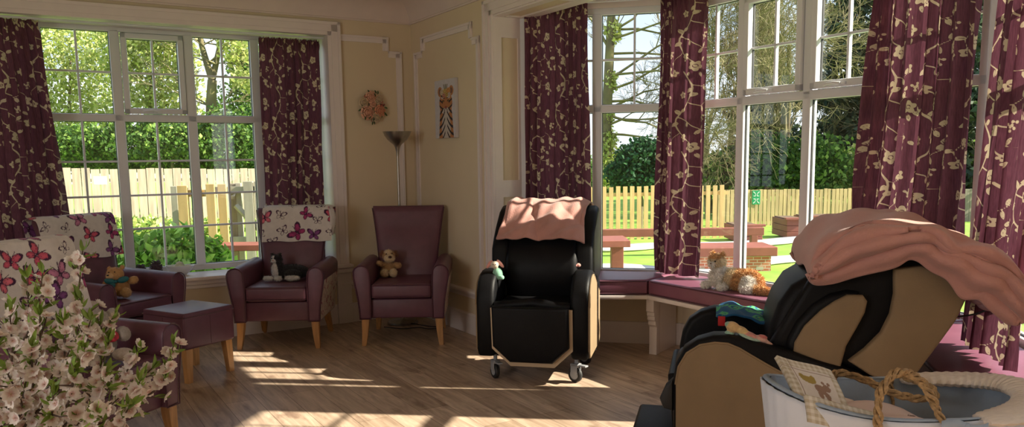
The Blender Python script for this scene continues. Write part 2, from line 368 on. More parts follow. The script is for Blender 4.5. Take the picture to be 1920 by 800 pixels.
# panelled reveals and soffit of the bay opening (white rails, cream infill panels)
b = MB(W2.mat())
for s, sg in ((OB[0], 1), (OB[1], -1)):
    for n0, n1, z0, z1 in ((0, .07, 0, SOF), (RD - .07, RD, 0, SOF), (.07, RD - .07, 0, .32), (.07, RD - .07, 1.15, 1.28), (.07, RD - .07, SOF - .16, SOF), (.07, RD - .07, .55, .62)):
        b.box((min(s, s + sg * .014), n0, z0), (max(s, s + sg * .014), n1, z1))
for n0, n1, s0, s1 in ((0, .07, OB[0], OB[1]), (RD - .07, RD, OB[0], OB[1])): b.box((s0, n0, SOF - .012), (s1, n1, SOF))
k = 5; ln = (OB[1] - OB[0]) / k
for i in range(k + 1):
    s = OB[0] + i * ln; b.box((max(OB[0], s - .06), .07, SOF - .012), (min(OB[1], s + .06), RD - .07, SOF))
struct(b.build('trim_12', 'trim', smooth=False))
b = MB(W2.mat())
for s in (OB[0] - .02, OB[1] - .10): b.box((s, RD - .001, 0), (s + .12, RD + .03, 2.62))
b.box((OB[0], RD - .0, SOF - .01), (OB[1], RD + .03, 2.62)); struct(b.build('trim_13', 'trim', smooth=False))

# ---------------------------------------------------------------- windows
def window(name, pl, lights, zb, zt, ztr, lowbars=(), topbar=None, sashes=(), n0=0, ends=(None, None), mid_top=True, mid_low=False, handle_at=None):
    """lights: list of (s0,s1) glass openings; one frame, panes, sashes with handles, glazing bars"""
    root = thing(name, '', '', pl.mat(0, n0)); del root['label']; del root['category']; struct(root)
    e0 = ends[0] if ends[0] is not None else lights[0][0] - .045; e1 = ends[1] if ends[1] is not None else lights[-1][1] + .045
    th = .07; b = MB(); tr = .03
    b.box((e0, 0, zb - .05), (e1, th, zb), .006); b.box((e0, 0, zt), (e1, th, zt + .055), .006)
    b.box((e0, 0, zb - .05), (lights[0][0], th, zt + .05), .006); b.box((lights[-1][1], 0, zb - .05), (e1, th, zt + .05), .006)
    for (a0, a1), (c0, c1) in zip(lights, lights[1:]): b.box((a1, 0, zb - .02), (c0, th, zt + .02), .008)
    b.box((e0 + .01, 0, ztr - tr), (e1 - .01, th, ztr + tr), .008)
    b.build('window_frame', 'upvc', root)
    for i, (s0, s1) in enumerate(lights):
        for lvl, (z0, z1) in enumerate(((zb, ztr - tr), (ztr + tr, zt))):
            a0, a1, c0, c1 = s0, s1, z0, z1; par = root; dn = 0
            if (i in sashes) and lvl == 1:
                q = MB(); w_ = .048; g0 = .004
                q.box((s0 + g0, -.022, z0 + g0), (s1 - g0, .03, z0 + w_), .008); q.box((s0 + g0, -.022, z1 - w_), (s1 - g0, .03, z1 - g0), .008)
                q.box((s0 + g0, -.022, z0 + g0), (s0 + w_, .03, z1 - g0), .008); q.box((s1 - w_, -.022, z0 + g0), (s1 - g0, .03, z1 - g0), .008)
                par = q.build('sash', 'upvc', root); a0 += w_; a1 -= w_; c0 += w_; c1 -= w_
                h = MB(); sm = (s0 + s1) / 2; zc = z0 + .02
                h.box((sm - .03, -.040, zc - .010), (sm + .03, -.020, zc + .010), .005); h.tube([(sm, -.045, zc), (sm - .035, -.055, zc + .006), (sm - .085, -.055, zc + .003), (sm - .11, -.052, zc - .004)], [.010, .009, .008, .006], 8)
                h.build('handle', 'upvc', par)
            ga = MB(); ga.box((a0 + .001, .030, c0 + .001), (a1 - .001, .034, c1 - .001)); ga.build('glass_pane', 'glass', root, smooth=False)
            # dark gasket line round the pane
            bars = []
            if lvl == 1 and topbar:
                sm = (s0 + s1) / 2; bars += [((sm - .008, c0), (sm + .008, c1)), ((a0, topbar - .008), (a1, topbar + .008))]
            if lvl == 0 and lowbars:
                sm = (s0 + s1) / 2; bars += [((sm - .008, c0), (sm + .008, c1))] + [((a0, z - .008), (a1, z + .008)) for z in lowbars]
            if bars:
                g = MB()
                for (x0, y0), (x1, y1) in bars: g.box((x0, .018, y0), (x1, .046, y1), .002)
                g.build('glazing_bar', 'gbar', root, smooth=False)
            g = MB(); q = .004
            for x0, x1, y0, y1 in ((a0, a0 + q, c0, c1), (a1 - q, a1, c0, c1), (a0, a1, c1 - q, c1), (a0, a1, c0, c0 + q)): g.box((x0, .024, y0), (x1, .040, y1))
            g.build('gasket', 'rubber', root, smooth=False)
    return root
window('window_1', W1, [(-3.38, -2.985), (-2.91, -2.445), (-2.37, -1.895), (-1.82, -1.355), (-1.28, -.83)], .585, 2.485, 1.812, (.912, 1.186, 1.465), 2.17, (2,), n0=DEP, ends=(-3.44, -.78))
def bplane(i):
    a, b_ = B[i], B[i + 1]; d = b_ - a; return Plane(a[:2], math.degrees(math.atan2(d.y, d.x))), d.length
F1, L1 = bplane(0); F2, L2 = bplane(1); F3, L3 = bplane(2)
window('window_2', F1, [(.09, .525), (.598, 1.085)], .582, 2.51, 1.815, (), 2.18, (), ends=(0, L1 - .0))
window('window_3', F2, [(.06, .50), (.565, 1.052), (1.115, 1.60), (1.665, 2.15)], .587, 2.505, 1.82, (), 2.165, (1, 2), ends=(0, L2))
window('window_4', F3, [(.10, .60), (.665, L3 - .1)], .587, 2.505, 1.82, (), 2.165, (), ends=(0, L3))
# corner posts, lower walls and heads of the bay
def strip(name, m, z0, z1, off0, off1, lens=None):
    b = MB()
    for pl, ln in ((F1, L1), (F2, L2), (F3, L3)):
        b.T = pl.mat(); b.box((-.0, off0, z0), (ln + .0, off1, z1))
    return struct(b.build(name, m, smooth=False))
strip('wall_bay', 'wall', 0, .535, 0.0, .16)
strip('trim_14', 'trim', 2.56, 2.63, -.01, .16)
strip('trim_15', 'trim', 0, .17, -.022, 0)
b = MB()
for p in (B[0], B[1], B[2], B[3]): b.T = Matrix.Translation(p); b.lathe([(0, .53), (.05, .53), (.05, 2.60), (0, 2.60)], 8)
struct(b.build('trim_16', 'upvc'))
# outside face of the header so that no light leaks over the bay
# ================================================================ floral curtains
def floral(X, Z, S=1.0, seed=3):
    """signed value > 0 on the cream print: meandering stems, leaves, five-petalled blossoms, berry clusters"""
    rs = np.random.RandomState(seed); TW, TH = .46 * S, .62 * S
    out = np.full(X.shape, -1.0)
    col = np.floor(X / TW); x = X - col * TW; zz = Z + (np.mod(col, 2) * TH / 2); y = np.mod(zz, TH)
    def put(v):
        np.maximum(out, v, out=out)
    def wrap(fn, cx, cy, *a):
        for dx in (-TW, 0, TW):
            for dy in (-TH, 0, TH):
                oy = dy
                if dx: oy = dy + TH / 2
                put(fn(x - cx * S - dx, y - cy * S - oy, *a))
                if dx: put(fn(x - cx * S - dx, y - cy * S - (dy - TH / 2), *a))
    def leaf(u, v, a, l, w_):
        ca, sa = math.cos(a), math.sin(a); p = u * ca + v * sa; q = -u * sa + v * ca
        t = np.clip(p / (l * S), 0, 1); wd = w_ * S * np.sin(PI * t ** .8)
        r = (wd - np.abs(q)) / (.01 * S); r = np.where((p < 0) | (p > l * S), -1, r)
        return np.where(np.abs(q) < .0014 * S, np.minimum(r, -.05 + 0 * r), r)
    def flower(u, v, r0, ph, n=5):
        r = np.hypot(u, v); th = np.arctan2(v, u) + ph; rr = r0 * S * (.62 + .38 * np.abs(np.cos(n * th / 2)))
        f = (rr - r) / (.01 * S); ring = (np.abs(r - .28 * r0 * S) - .0018 * S) / (.01 * S)
        return np.minimum(f, ring)
    def dot(u, v, r0): return (r0 * S - np.hypot(u, v)) / (.01 * S)
    def stem(pts, w0, w1):
        P = catmull([np.array(p) * S for p in pts], 22)
        for i in range(len(P) - 1):
            a, b_ = P[i], P[i + 1]; d = b_ - a; L_ = d @ d; wd = (w0 + (w1 - w0) * i / 21) * S
            for dx in (-TW, 0, TW):
                for dy in ((-TH, 0, TH) if not dx else (-TH / 2, TH / 2, -1.5 * TH, 1.5 * TH)):
                    u = x - a[0] - dx; v = y - a[1] - dy; t = np.clip((u * d[0] + v * d[1]) / L_, 0, 1)
                    put((wd - np.hypot(u - t * d[0], v - t * d[1])) / (.01 * S))
    stem([(.10, -.05), (.19, .06), (.16, .19), (.06, .30), (.08, .42), (.19, .50)], .0065, .004)
    stem([(.16, .19), (.25, .22), (.33, .18), (.38, .22)], .0045, .0025)
    stem([(.06, .30), (.16, .34), (.24, .40), (.34, .41)], .0045, .0025)
    stem([(.19, .06), (.27, .07), (.35, .03)], .004, .0025)
    stem([(.08, .42), (.02, .50), (.03, .57)], .004, .0025)
    for cx, cy, r0, ph in ((.40, .24, .040, .3), (.20, .535, .042, 1.0), (.365, .42, .036, .1), (.37, .02, .036, .7), (.03, .58, .030, .2), (.10, .13, .030, .5)):
        wrap(flower, cx, cy, r0, ph)
    for cx, cy in ((.27, .31), (.43, .12), (.12, .46)):
        for k in range(7):
            a = k * 2.4; rr = .011 * math.sqrt(k); wrap(dot, cx + rr * math.cos(a), cy + rr * math.sin(a), .0085)
    for cx, cy, a, l, w_ in ((.19, .08, 2.3, .055, .014), (.17, .14, -.3, .06, .015), (.13, .24, 2.8, .06, .014), (.08, .28, -2.3, .055, .015), (.07, .34, 2.5, .06, .014), (.10, .44, .2, .055, .014),
                             (.26, .22, 1.2, .055, .013), (.30, .19, -1.2, .05, .013), (.16, .34, 1.6, .05, .013), (.24, .40, 2.2, .055, .013), (.25, .40, -.9, .05, .012), (.28, .07, 1.1, .05, .013), (.30, .05, -1.0, .05, .012),
                             (.02, .50, 3.0, .05, .013), (.40, .28, 1.3, .05, .012), (.42, .27, .5, .045, .012), (.38, .46, 1.9, .05, .012), (.41, .44, .6, .045, .012), (.22, .58, 1.1, .05, .013), (.17, .58, 2.3, .05, .013), (.33, .33, .6, .05, .012), (.34, .12, 2.6, .045, .012), (.24, .50, -.6, .05, .013)):
        wrap(leaf, cx, cy, a, l, w_)
    return out
def print_mat(name, ground, motif, rough=.85, trans=.0, weave=.5):
    m = bpy.data.materials.new(name); m.use_nodes = True; nt = m.node_tree; N = nt.nodes; b = N['Principled BSDF']; L = nt.links.new
    a = N.new('ShaderNodeAttribute'); a.attribute_name = 'pat'; r = N.new('ShaderNodeMapRange'); r.inputs[1].default_value = .04; r.inputs[2].default_value = .14; L(a.outputs['Fac'], r.inputs[0])
    tc = N.new('ShaderNodeTexCoord'); mp = N.new('ShaderNodeMapping'); mp.inputs['Scale'].default_value = (1, 1, .12); L(tc.outputs['Object'], mp.inputs[0])
    n = N.new('ShaderNodeTexNoise'); n.inputs['Scale'].default_value = 160; n.inputs['Detail'].default_value = 2; L(mp.outputs[0], n.inputs[0])
    cr = N.new('ShaderNodeValToRGB'); cr.color_ramp.elements[0].position = .3; cr.color_ramp.elements[1].position = .7
    cr.color_ramp.elements[0].color = (*[c * .8 for c in ground], 1); cr.color_ramp.elements[1].color = (*[min(1, c * 1.25) for c in ground], 1); L(n.outputs[0], cr.inputs[0])
    x = N.new('ShaderNodeMix'); x.data_type = 'RGBA'; x.inputs[7].default_value = (*motif, 1); L(r.outputs[0], x.inputs[0]); L(cr.outputs[0], x.inputs[6]); L(x.outputs[2], b.inputs['Base Color'])
    b.inputs['Roughness'].default_value = rough; b.inputs['Specular IOR Level'].default_value = .25; b.inputs['Sheen Weight'].default_value = .1
    bp = N.new('ShaderNodeBump'); bp.inputs['Strength'].default_value = .25; bp.inputs['Distance'].default_value = .002; L(n.outputs[0], bp.inputs['Height']); L(bp.outputs[0], b.inputs['Normal'])
    if trans:
        out = N['Material Output']; t = N.new('ShaderNodeBsdfTranslucent'); ms = N.new('ShaderNodeMixShader'); ms.inputs[0].default_value = trans
        L(x.outputs[2], t.inputs[0]); L(b.outputs[0], ms.inputs[1]); L(t.outputs[0], ms.inputs[2]); L(ms.outputs[0], out.inputs[0])
    return m
M['curtain'] = print_mat('plum_floral_curtain_cloth', (.135, .046, .072), (.60, .48, .34), trans=.22)
M['floral_side'] = print_mat('cream_floral_upholstery', (.58, .48, .40), (.34, .05, .10), .8)
def curtain(label, top, bot, zt, zb, folds, amp, cloth, seed, step=.0055, hem=0.0, flip=1):
    """top / bot: polylines (x, y) of the hanging line; folds deepen towards the hem; gathered heading"""
    L_ = cloth; nu = int(L_ / step); nv = int((zt - zb) / step)
    T_ = catmull(top, nu); B_ = catmull(bot, nu)
    u = np.linspace(0, 1, nu)[:, None]; v = np.linspace(0, 1, nv)[None, :]
    rs = np.random.RandomState(seed); ph = rs.rand(4) * 6.28
    base = T_[:, None, :] * (1 - v[..., None]) + B_[:, None, :] * v[..., None]
    d = np.gradient(base, axis=0); d /= np.linalg.norm(d, axis=-1, keepdims=True) + 1e-9; nrm = np.stack([-d[..., 1], d[..., 0]], -1) * flip
    uu = u + .012 * np.sin(7 * v + ph[0]) + .018 * np.sin(2 * PI * u * 1.7 + ph[1])
    a = amp * (.55 + .45 * v) * (.75 + .35 * np.sin(2 * PI * 1.3 * u + ph[2]))
    w0 = np.sin(2 * PI * folds * uu); wave = np.sign(w0) * np.abs(w0) ** .75 * a + .25 * a * np.sin(2 * PI * folds * 2.3 * uu + ph[3] + 2 * v)
    hz = (zt - zb) * v; gather = np.exp(-((hz - .045) / .035) ** 2); small = np.sin(2 * PI * folds * 3.1 * u + ph[1]) * .012 * np.exp(-(hz / .10) ** 2)
    wave = wave * (1 - .65 * gather) + small
    side = .22 * amp * np.sin(4 * PI * folds * uu) * (1 - gather)
    xy = base + nrm * wave[..., None] + d * side[..., None]
    z = zt - hz + .006 * np.sin(2 * PI * folds * 3.1 * u + ph[0]) * np.exp(-(hz / .02) ** 2) + 0 * u + hem * np.sin(2 * PI * folds * u) * (v > .98)
    V = np.concatenate([xy, z[..., None]], -1).reshape(-1, 3)
    X = (u * L_ + 0 * v + seed * .137).ravel(); Z = (hz + 0 * u + seed * .21).ravel()
    val = floral(X, Z, .92)
    mid = V.mean(0); org = np.array([mid[0], mid[1], zt]); 
    o = raw('curtain', V - org, gridF(nu, nv), 'curtain', None, val=val); o.location = org
    tag(o, label, 'curtain', None); return o
def line(pl, s0, s1, n, k=2): return [tuple(pl.P(s0 + (s1 - s0) * i / (k - 1), n)[:2]) for i in range(k)]
curtain('plum floral curtain at the far left end of the left window, beside the butterfly chairs', line(W1, -3.62, -2.93, .12, 3), line(W1, -3.62, -2.80, .06, 3), 2.50, .60, 8, .045, 1.35, 1)
curtain('plum floral curtain right of the left window, above the chair with the black cat', line(W1, -1.33, -.80, .15, 3), line(W1, -1.36, -.84, .10, 3), 2.49, .575, 7.5, .032, 1.05, 2)
curtain('plum floral curtain left of the narrow bay window, behind the upright black recliner', line(F1, .03, .50, -.10, 3), line(F1, .03, .53, -.13, 3), 2.60, .60, 7, .036, 1.0, 3)
curtain('plum floral curtain hanging behind the ginger cat, between two bay windows', [tuple(F1.P(1.04, -.045)[:2]), tuple(F1.P(1.14, -.11)[:2]), tuple(F2.P(.02, -.16)[:2]), tuple(F2.P(.33, -.10)[:2])], [tuple(F1.P(1.01, -.06)[:2]), tuple(F1.P(1.11, -.16)[:2]), tuple(F2.P(.03, -.24)[:2]), tuple(F2.P(.36, -.18)[:2])], 2.59, .585, 6.5, .030, 1.0, 4)
curtain('broad plum floral curtain behind the pink blanket on the reclined chair', line(F2, 1.62, 2.21, -.09, 3), line(F2, 1.54, 2.20, -.15, 3), 2.58, .585, 7, .044, 1.2, 5)
curtain('plum floral curtain at the right edge, falling onto the dark seat cushion', line(F3, .42, 1.16, -.15, 3), line(F3, .57, 1.18, -.28, 3), 2.58, .60, 7, .034, 1.3, 6)
for pl, s0, s1, n in ((W1, -3.42, -.79, .09),):
    b = MB(pl.mat()); b.tube([(s0, n, 2.505), (s1, n, 2.505)], .009, 8); tag(b.build('curtain_rail', 'upvc'), 'white curtain rail across the head of the left window', 'curtain rail')
b = MB()
P_ = [F1.P(.02, -.09, 2.595), F1.P(1.12, -.09, 2.595), F2.P(.04, -.09, 2.595), F2.P(2.16, -.08, 2.595), F3.P(.08, -.09, 2.595), F3.P(1.2, -.09, 2.595)]
b.tube(P_, .009, 8); tag(b.build('curtain_rail', 'upvc'), 'white curtain rail bent round the bay window ceiling', 'curtain rail')
# ================================================================ window seat
seat_front = [Vector((-.10, 5.70, 0)), Vector((.97, 5.63, 0)), Vector((1.937, 4.07, 0)), Vector((1.69, 3.08, 0))]
seat_back = [B[0] + Vector((-.02, -.015, 0)), B[1] + Vector((-.012, -.022, 0)), B[2] + Vector((-.028, -.006, 0)), B[3] + Vector((-.03, .02, 0))]
shelf = seat_front + [Vector((1.86, 2.90, 0)), W2.P(OB[1] - .03, RD - .1)] + seat_back[::-1]
def inset(poly, d):
    c = sum(poly, Vector()) / len(poly); out = []
    n = len(poly)
    for i in range(n):
        a, b_, e = poly[i - 1], poly[i], poly[(i + 1) % n]
        d1 = (b_ - a).normalized(); d2 = (e - b_).normalized(); n1 = Vector((-d1.y, d1.x, 0)); n2 = Vector((-d2.y, d2.x, 0))
        if n1.dot(c - b_) < 0: n1 = -n1
        if n2.dot(c - b_) < 0: n2 = -n2
        k = (n1 + n2); k = k / max(.3, k.dot(n1)); out.append(b_ + k * d)
    return out
b = MB(); b.prism([(p.x, p.y) for p in shelf], 'z', .428, .459, .006); o = b.build('seat_shelf', 'trim'); tag(o, 'long white window seat shelf bent round the bay, under the plum cushions', 'window seat')
def pad(name, poly, z0, z1, label, grp):
    b = MB(); q = inset(poly, .008)
    b.prism([(p.x, p.y) for p in q], 'z', z0, z1, .018, 3); o = b.build(name, 'plum_seat'); o.location = (0, 0, 0)
    pr = MB()
    for z in (z0 + .012, z1 - .012):
        pts = [p + Vector((0, 0, z)) for p in inset(poly, .0075)]; pr.tube([v for a, b_ in zip(pts, pts[1:] + pts[:1]) for v in (a.lerp(b_, .02), a.lerp(b_, .5), a.lerp(b_, .98))], .0045, 6, closed=True)
    pr.build('piping', 'pipe', o); return tag(o, label, 'seat cushion', grp)
m1a, m1b = seat_front[1], seat_back[1]
pad('seat_cushion', [seat_front[0], seat_front[1], seat_back[1], seat_back[0]], .46, .572, 'plum window seat cushion below the narrow bay window, right of the upright recliner', None)
pad('seat_cushion', [seat_front[1], seat_front[2], seat_back[2], seat_back[1]], .46, .572, 'long plum window seat cushion the ginger cat lies on', None)
pad('seat_cushion', [seat_front[2], seat_front[3], Vector((1.86, 2.90, 0)), W2.P(OB[1] - .05, RD - .12), seat_back[3], seat_back[2]], .46, .572, 'dark plum window seat cushion at the right edge, behind the woven basket', None)
def bracket(p, deg, label):
    pr = [(0, .43), (0, .33), (.012, .32), (.012, .295), (.02, .29), (.02, .265), (.035, .25), (.035, .225), (.055, .205), (.055, 0), (.40, 0), (.40, .43)]
    q = Plane(p[:2], deg); b = MB(q.mat()); b.prism([(n, z) for n, z in pr], 'x', -.022, .022, .002)
    b.prism([(n - .012, z) for n, z in pr[:10]] + [(.10, 0), (.10, .43)], 'x', -.03, .03, .002)
    o = b.build('seat_bracket', 'trim'); return tag(o, label, 'bracket')
bracket(seat_front[1] + Vector((.035, .06, 0)), -36, 'white stepped bracket under the corner of the window seat, right of the upright recliner')
bracket(seat_front[2] + Vector((.05, .04, 0)), -80, 'white stepped bracket under the window seat, hidden behind the reclined chair')

# ================================================================ armchairs
def armchair(name, label, mw, scale=1.0):
    T = mw @ Matrix.Diagonal((scale, scale, scale, 1)); root = thing(name, label, 'armchair', T)
    # front y=0, back towards +y, seat height .49
    def arm_prof(sx):
        top = [(.245, .575), (.252, .606), (.272, .628), (.300, .638), (.330, .634), (.356, .617), (.369, .592), (.370, .56)]
        out = [(.366, .52), (.352, .44), (.338, .36), (.330, .28), (.328, .215)]
        inn = [(.242, .215), (.240, .36), (.240, .50)]
        return [(sx * x, z) for x, z in top + out + inn]
    for sx in (-1, 1):
        b = MB(); p = arm_prof(sx); b.prism(p, 'y', 0, .60, .012, 3)
        # slope the arm gently up to the back
        a = b.build('arm', 'plum', root)
        for v in a.data.vertices:
            if v.co.z > .5: v.co.z += .018 * v.co.y / .6
        q = MB(); q.tube([(x, -.002, z) for x, z in p], .0045, 6, closed=True); q.build('piping', 'pipe', a)
        q = MB(); xs = [(.371, .54), (.353, .44), (.339, .36), (.331, .28), (.330, .225)]
        q.grid(lambda u, v: Vector((sx * (xs[min(4, int(v * 4.001))][0] + .004), .03 + .56 * u, xs[min(4, int(v * 4.001))][1])), 2, 5)
        # patterned outer side panel
        nu, nv = 120, 70; U = np.linspace(.02, .60, nu)[:, None] + np.zeros((1, nv)); Zz = np.linspace(.535, .222, nv)[None, :] + np.zeros((nu, 1))
        Xx = np.interp(Zz, [.215, .28, .36, .44, .54], [.3315, .3335, .3415, .3555, .3725]) * sx
        sd = raw('side_panel', np.stack([Xx, U, Zz], -1).reshape(-1, 3), gridF(nu, nv), 'floral_side', root, val=floral(U.ravel() + .3, Zz.ravel(), .62))
        sd['label'] = 'cream and pink floral outer side'
        q.bm.free()
    b = MB(); b.box((-.245, .03, .215), (.245, .56, .368), .012, 3); b.build('seat_base', 'plum', root)
    b = MB()
    b.box((-.236, -.012, .374), (.236, .52, .492), .03, 5)
    sc = b.build('seat_cushion', 'plum', root)
    for v in sc.data.vertices:
        if v.co.z > .45: v.co.z += .012 * max(0, 1 - (v.co.x / .236) ** 2) * max(0, 1 - ((v.co.y - .25) / .27) ** 2)
    q = MB(); q.tube([(-.228, -.012, .388), (0, -.014, .388), (.228, -.012, .388)], .004, 6); q.build('piping', 'pipe', sc); q = MB(); q.tube([(-.228, -.010, .482), (0, -.012, .484), (.228, -.010, .482)], .004, 6); q.build('piping', 'pipe', sc)
    # back: flares upwards and leans
    prof = []
    zs = np.linspace(.36, 1.055, 14)
    b = MB()
    def W(z): t = (z - .36) / .7; return .232 + .075 * t ** 1.6
    def Y(z): t = (z - .36) / .7; return .47 + .17 * t
    def back(u, v):
        z = .36 + .70 * v; a = 2 * PI * u; ca, sa = math.cos(a), math.sin(a)
        x = math.copysign(abs(ca) ** .22, ca) * W(z); y = Y(z) + .055 + math.copysign(abs(sa) ** .45, sa) * (.058 - .012 * v) - .03 * (1 - (x / W(z)) ** 2) * math.sin(PI * min(1, v * 1.3)) * (sa < 0)
        e = min(1, (1 - v) / .04); k = .5 + .5 * math.sqrt(max(0, 1 - (1 - e) ** 2)) if e < 1 else 1
        z -= .008 * (1 - abs(x / W(z)) ** 2) * v
        return Vector((x * (1 - .03 * (1 - k)), Y(.36 + .7 * v) + .055 + (y - Y(.36 + .7 * v) - .055) * k, z))
    b.grid(back, 56, 30, cu=True)
    t = bmesh.new(); 
    ring = [back(i / 56, 1) for i in range(56)]; t.faces.new([t.verts.new(p) for p in ring]); b._add(t)
    t = bmesh.new(); ring = [back(i / 56, 0) for i in range(56)]; t.faces.new([t.verts.new(p) for p in ring]); b._add(t)
    bmesh.ops.remove_doubles(b.bm, verts=b.bm.verts, dist=.0005); bk = b.build('backrest', 'plum', root, sharp=50)
    sidepts = lambda sx: [(sx * (W(z) + .001), Y(z) + .002 + .02, z) for z in np.linspace(.5, 1.045, 10)]
    for sx in (-1, 1): q = MB(); q.tube(sidepts(sx), .004, 6); q.build('piping', 'pipe', bk)
    for sx in (-1, 1):
        def leg(front):
            b = MB(); n = 7
            for_ = []
            t = bmesh.new(); rings = []
            for i in range(n):
                k = i / (n - 1); z = .215 * (1 - k); w_ = .029 - .012 * k
                if front: cx = sx * (.288 + .012 * k * k + .004 * k); cy = .035 - .018 * k * k
                else: cx = sx * (.262 + .02 * k); cy = .56 + .07 * k
                rings.append([t.verts.new((cx + dx * w_, cy + dy * w_, z)) for dx, dy in ((-1, -1), (1, -1), (1, 1), (-1, 1))])
            for a, c in zip(rings, rings[1:]):
                for j in range(4): t.faces.new((a[j], a[(j + 1) % 4], c[(j + 1) % 4], c[j]))
            t.faces.new(rings[0]); t.faces.new(rings[-1]); bmesh.ops.bevel(t, geom=[e for e in t.edges if abs((e.verts[0].co - e.verts[1].co).normalized().z) > .7], offset=.005, segments=2, affect='EDGES')
            b._add(t); b.build('leg', 'wood', root)
        leg(True); leg(False)
    return root
def chair_m(x, y, deg, z=0): return Matrix.Translation((x, y, z)) @ Matrix.Rotation(R(deg), 4, 'Z')
chD = chair_m(-.868, 6.11, 1); chC = chair_m(-1.825, 6.04, 1.5); chB = chair_m(-2.615, 5.58, 66); chA = chair_m(-1.84, 3.68, 71)
rootD = armchair('armchair', 'plum armchair without a throw, the small brown dog sits on it', chD)
def dup_chair(mw, label): 
    return copy_tree(rootD, mw, label)
dup_chair(chC, 'plum armchair with butterfly throw and black and white cat, left of the floor lamp')
dup_chair(chB, 'plum armchair with butterfly throw and teddy bear, behind the footstool')
dup_chair(chA, 'nearest plum armchair, half hidden behind the white blossom branches')
for o in [x for x in COL.objects if x.name.startswith('armchair')]: o['group'] = 'plum wing-less armchairs'; 

# ---------------------------------------------------------------- footstools
def stool(label, c, deg, w_, d_, h=.48):
    root = thing('footstool', label, 'footstool', chair_m(c[0], c[1], deg))
    b = MB(); b.box((-w_ / 2, -d_ / 2, .225), (w_ / 2, d_ / 2, h - .012), .022, 4); bd = b.build('upholstered_body', 'plum', root)
    b = MB(); b.box((-w_ / 2 + .004, -d_ / 2 + .004, h - .035), (w_ / 2 - .004, d_ / 2 - .004, h), .012, 3); tp = b.build('top_pad', 'plum', root)
    for v in tp.data.vertices:
        if v.co.z > h - .01: v.co.z += .006 * (1 - (2 * v.co.x / w_) ** 2) * (1 - (2 * v.co.y / d_) ** 2)
    q = MB(); r = w_ / 2 - .012, d_ / 2 - .012
    q.tube([(-r[0] - .01, -r[1] - .01, h - .03), (0, -r[1] - .012, h - .03), (r[0] + .01, -r[1] - .01, h - .03), (r[0] + .012, 0, h - .03), (r[0] + .01, r[1] + .01, h - .03), (0, r[1] + .012, h - .03), (-r[0] - .01, r[1] + .01, h - .03), (-r[0] - .012, 0, h - .03)], .004, 6, closed=True)
    q.box((-.001, -d_ / 2 - .0015, .24), (.002, -d_ / 2 + .001, h - .04)); q.box((w_ / 2 - .001, -.001, .24), (w_ / 2 + .0015, .002, h - .04)); q.build('piping', 'pipe', root)
    for sx in (-1, 1):
        for sy in (-1, 1):
            b = MB(); t = bmesh.new(); rings = []
            for i in range(5):
                k = i / 4; ww = .027 - .008 * k; cx = sx * (w_ / 2 - .045 + .012 * k); cy = sy * (d_ / 2 - .045 + .012 * k)
                rings.append([t.verts.new((cx + dx * ww, cy + dy * ww, .24 * (1 - k))) for dx, dy in ((-1, -1), (1, -1), (1, 1), (-1, 1))])
            for a, c_ in zip(rings, rings[1:]):
                for j in range(4): t.faces.new((a[j], a[(j + 1) % 4], c_[(j + 1) % 4], c_[j]))
            t.faces.new(rings[0]); t.faces.new(rings[-1]); b._add(t); b.build('leg', 'wood', root, smooth=False)
    return root
stool('square plum footstool with wooden legs, between the two left armchairs', (-2.225, 5.36), -30, .43, .41, .47)

# ---------------------------------------------------------------- floor lamp
lm = thing('floor_lamp', 'slim brushed steel uplighter floor lamp in the corner', 'floor lamp', (-.985, 6.98, 0))
b = MB(); b.lathe([(0, 0), (.135, 0), (.138, .008), (.13, .02), (.03, .032), (.012, .045), (0, .045)], 40); b.build('base', 'metal', lm)
b = MB(); b.tube([(0, 0, .03), (0, 0, .6), (0, 0, 1.1), (0, 0, 1.52)], .0105, 12); b.build('pole', 'metal', lm)
b = MB(); pr = [(.0105, 1.48), (.014, 1.52), (.022, 1.555), (.035, 1.58), (.06, 1.60), (.085, 1.622), (.108, 1.655), (.122, 1.688), (.124, 1.692)]
b.lathe(pr + [(.118, 1.692), (.10, 1.655), (.07, 1.622), (.03, 1.60), (0, 1.598)], 48); b.build('bowl_shade', 'metal', lm)
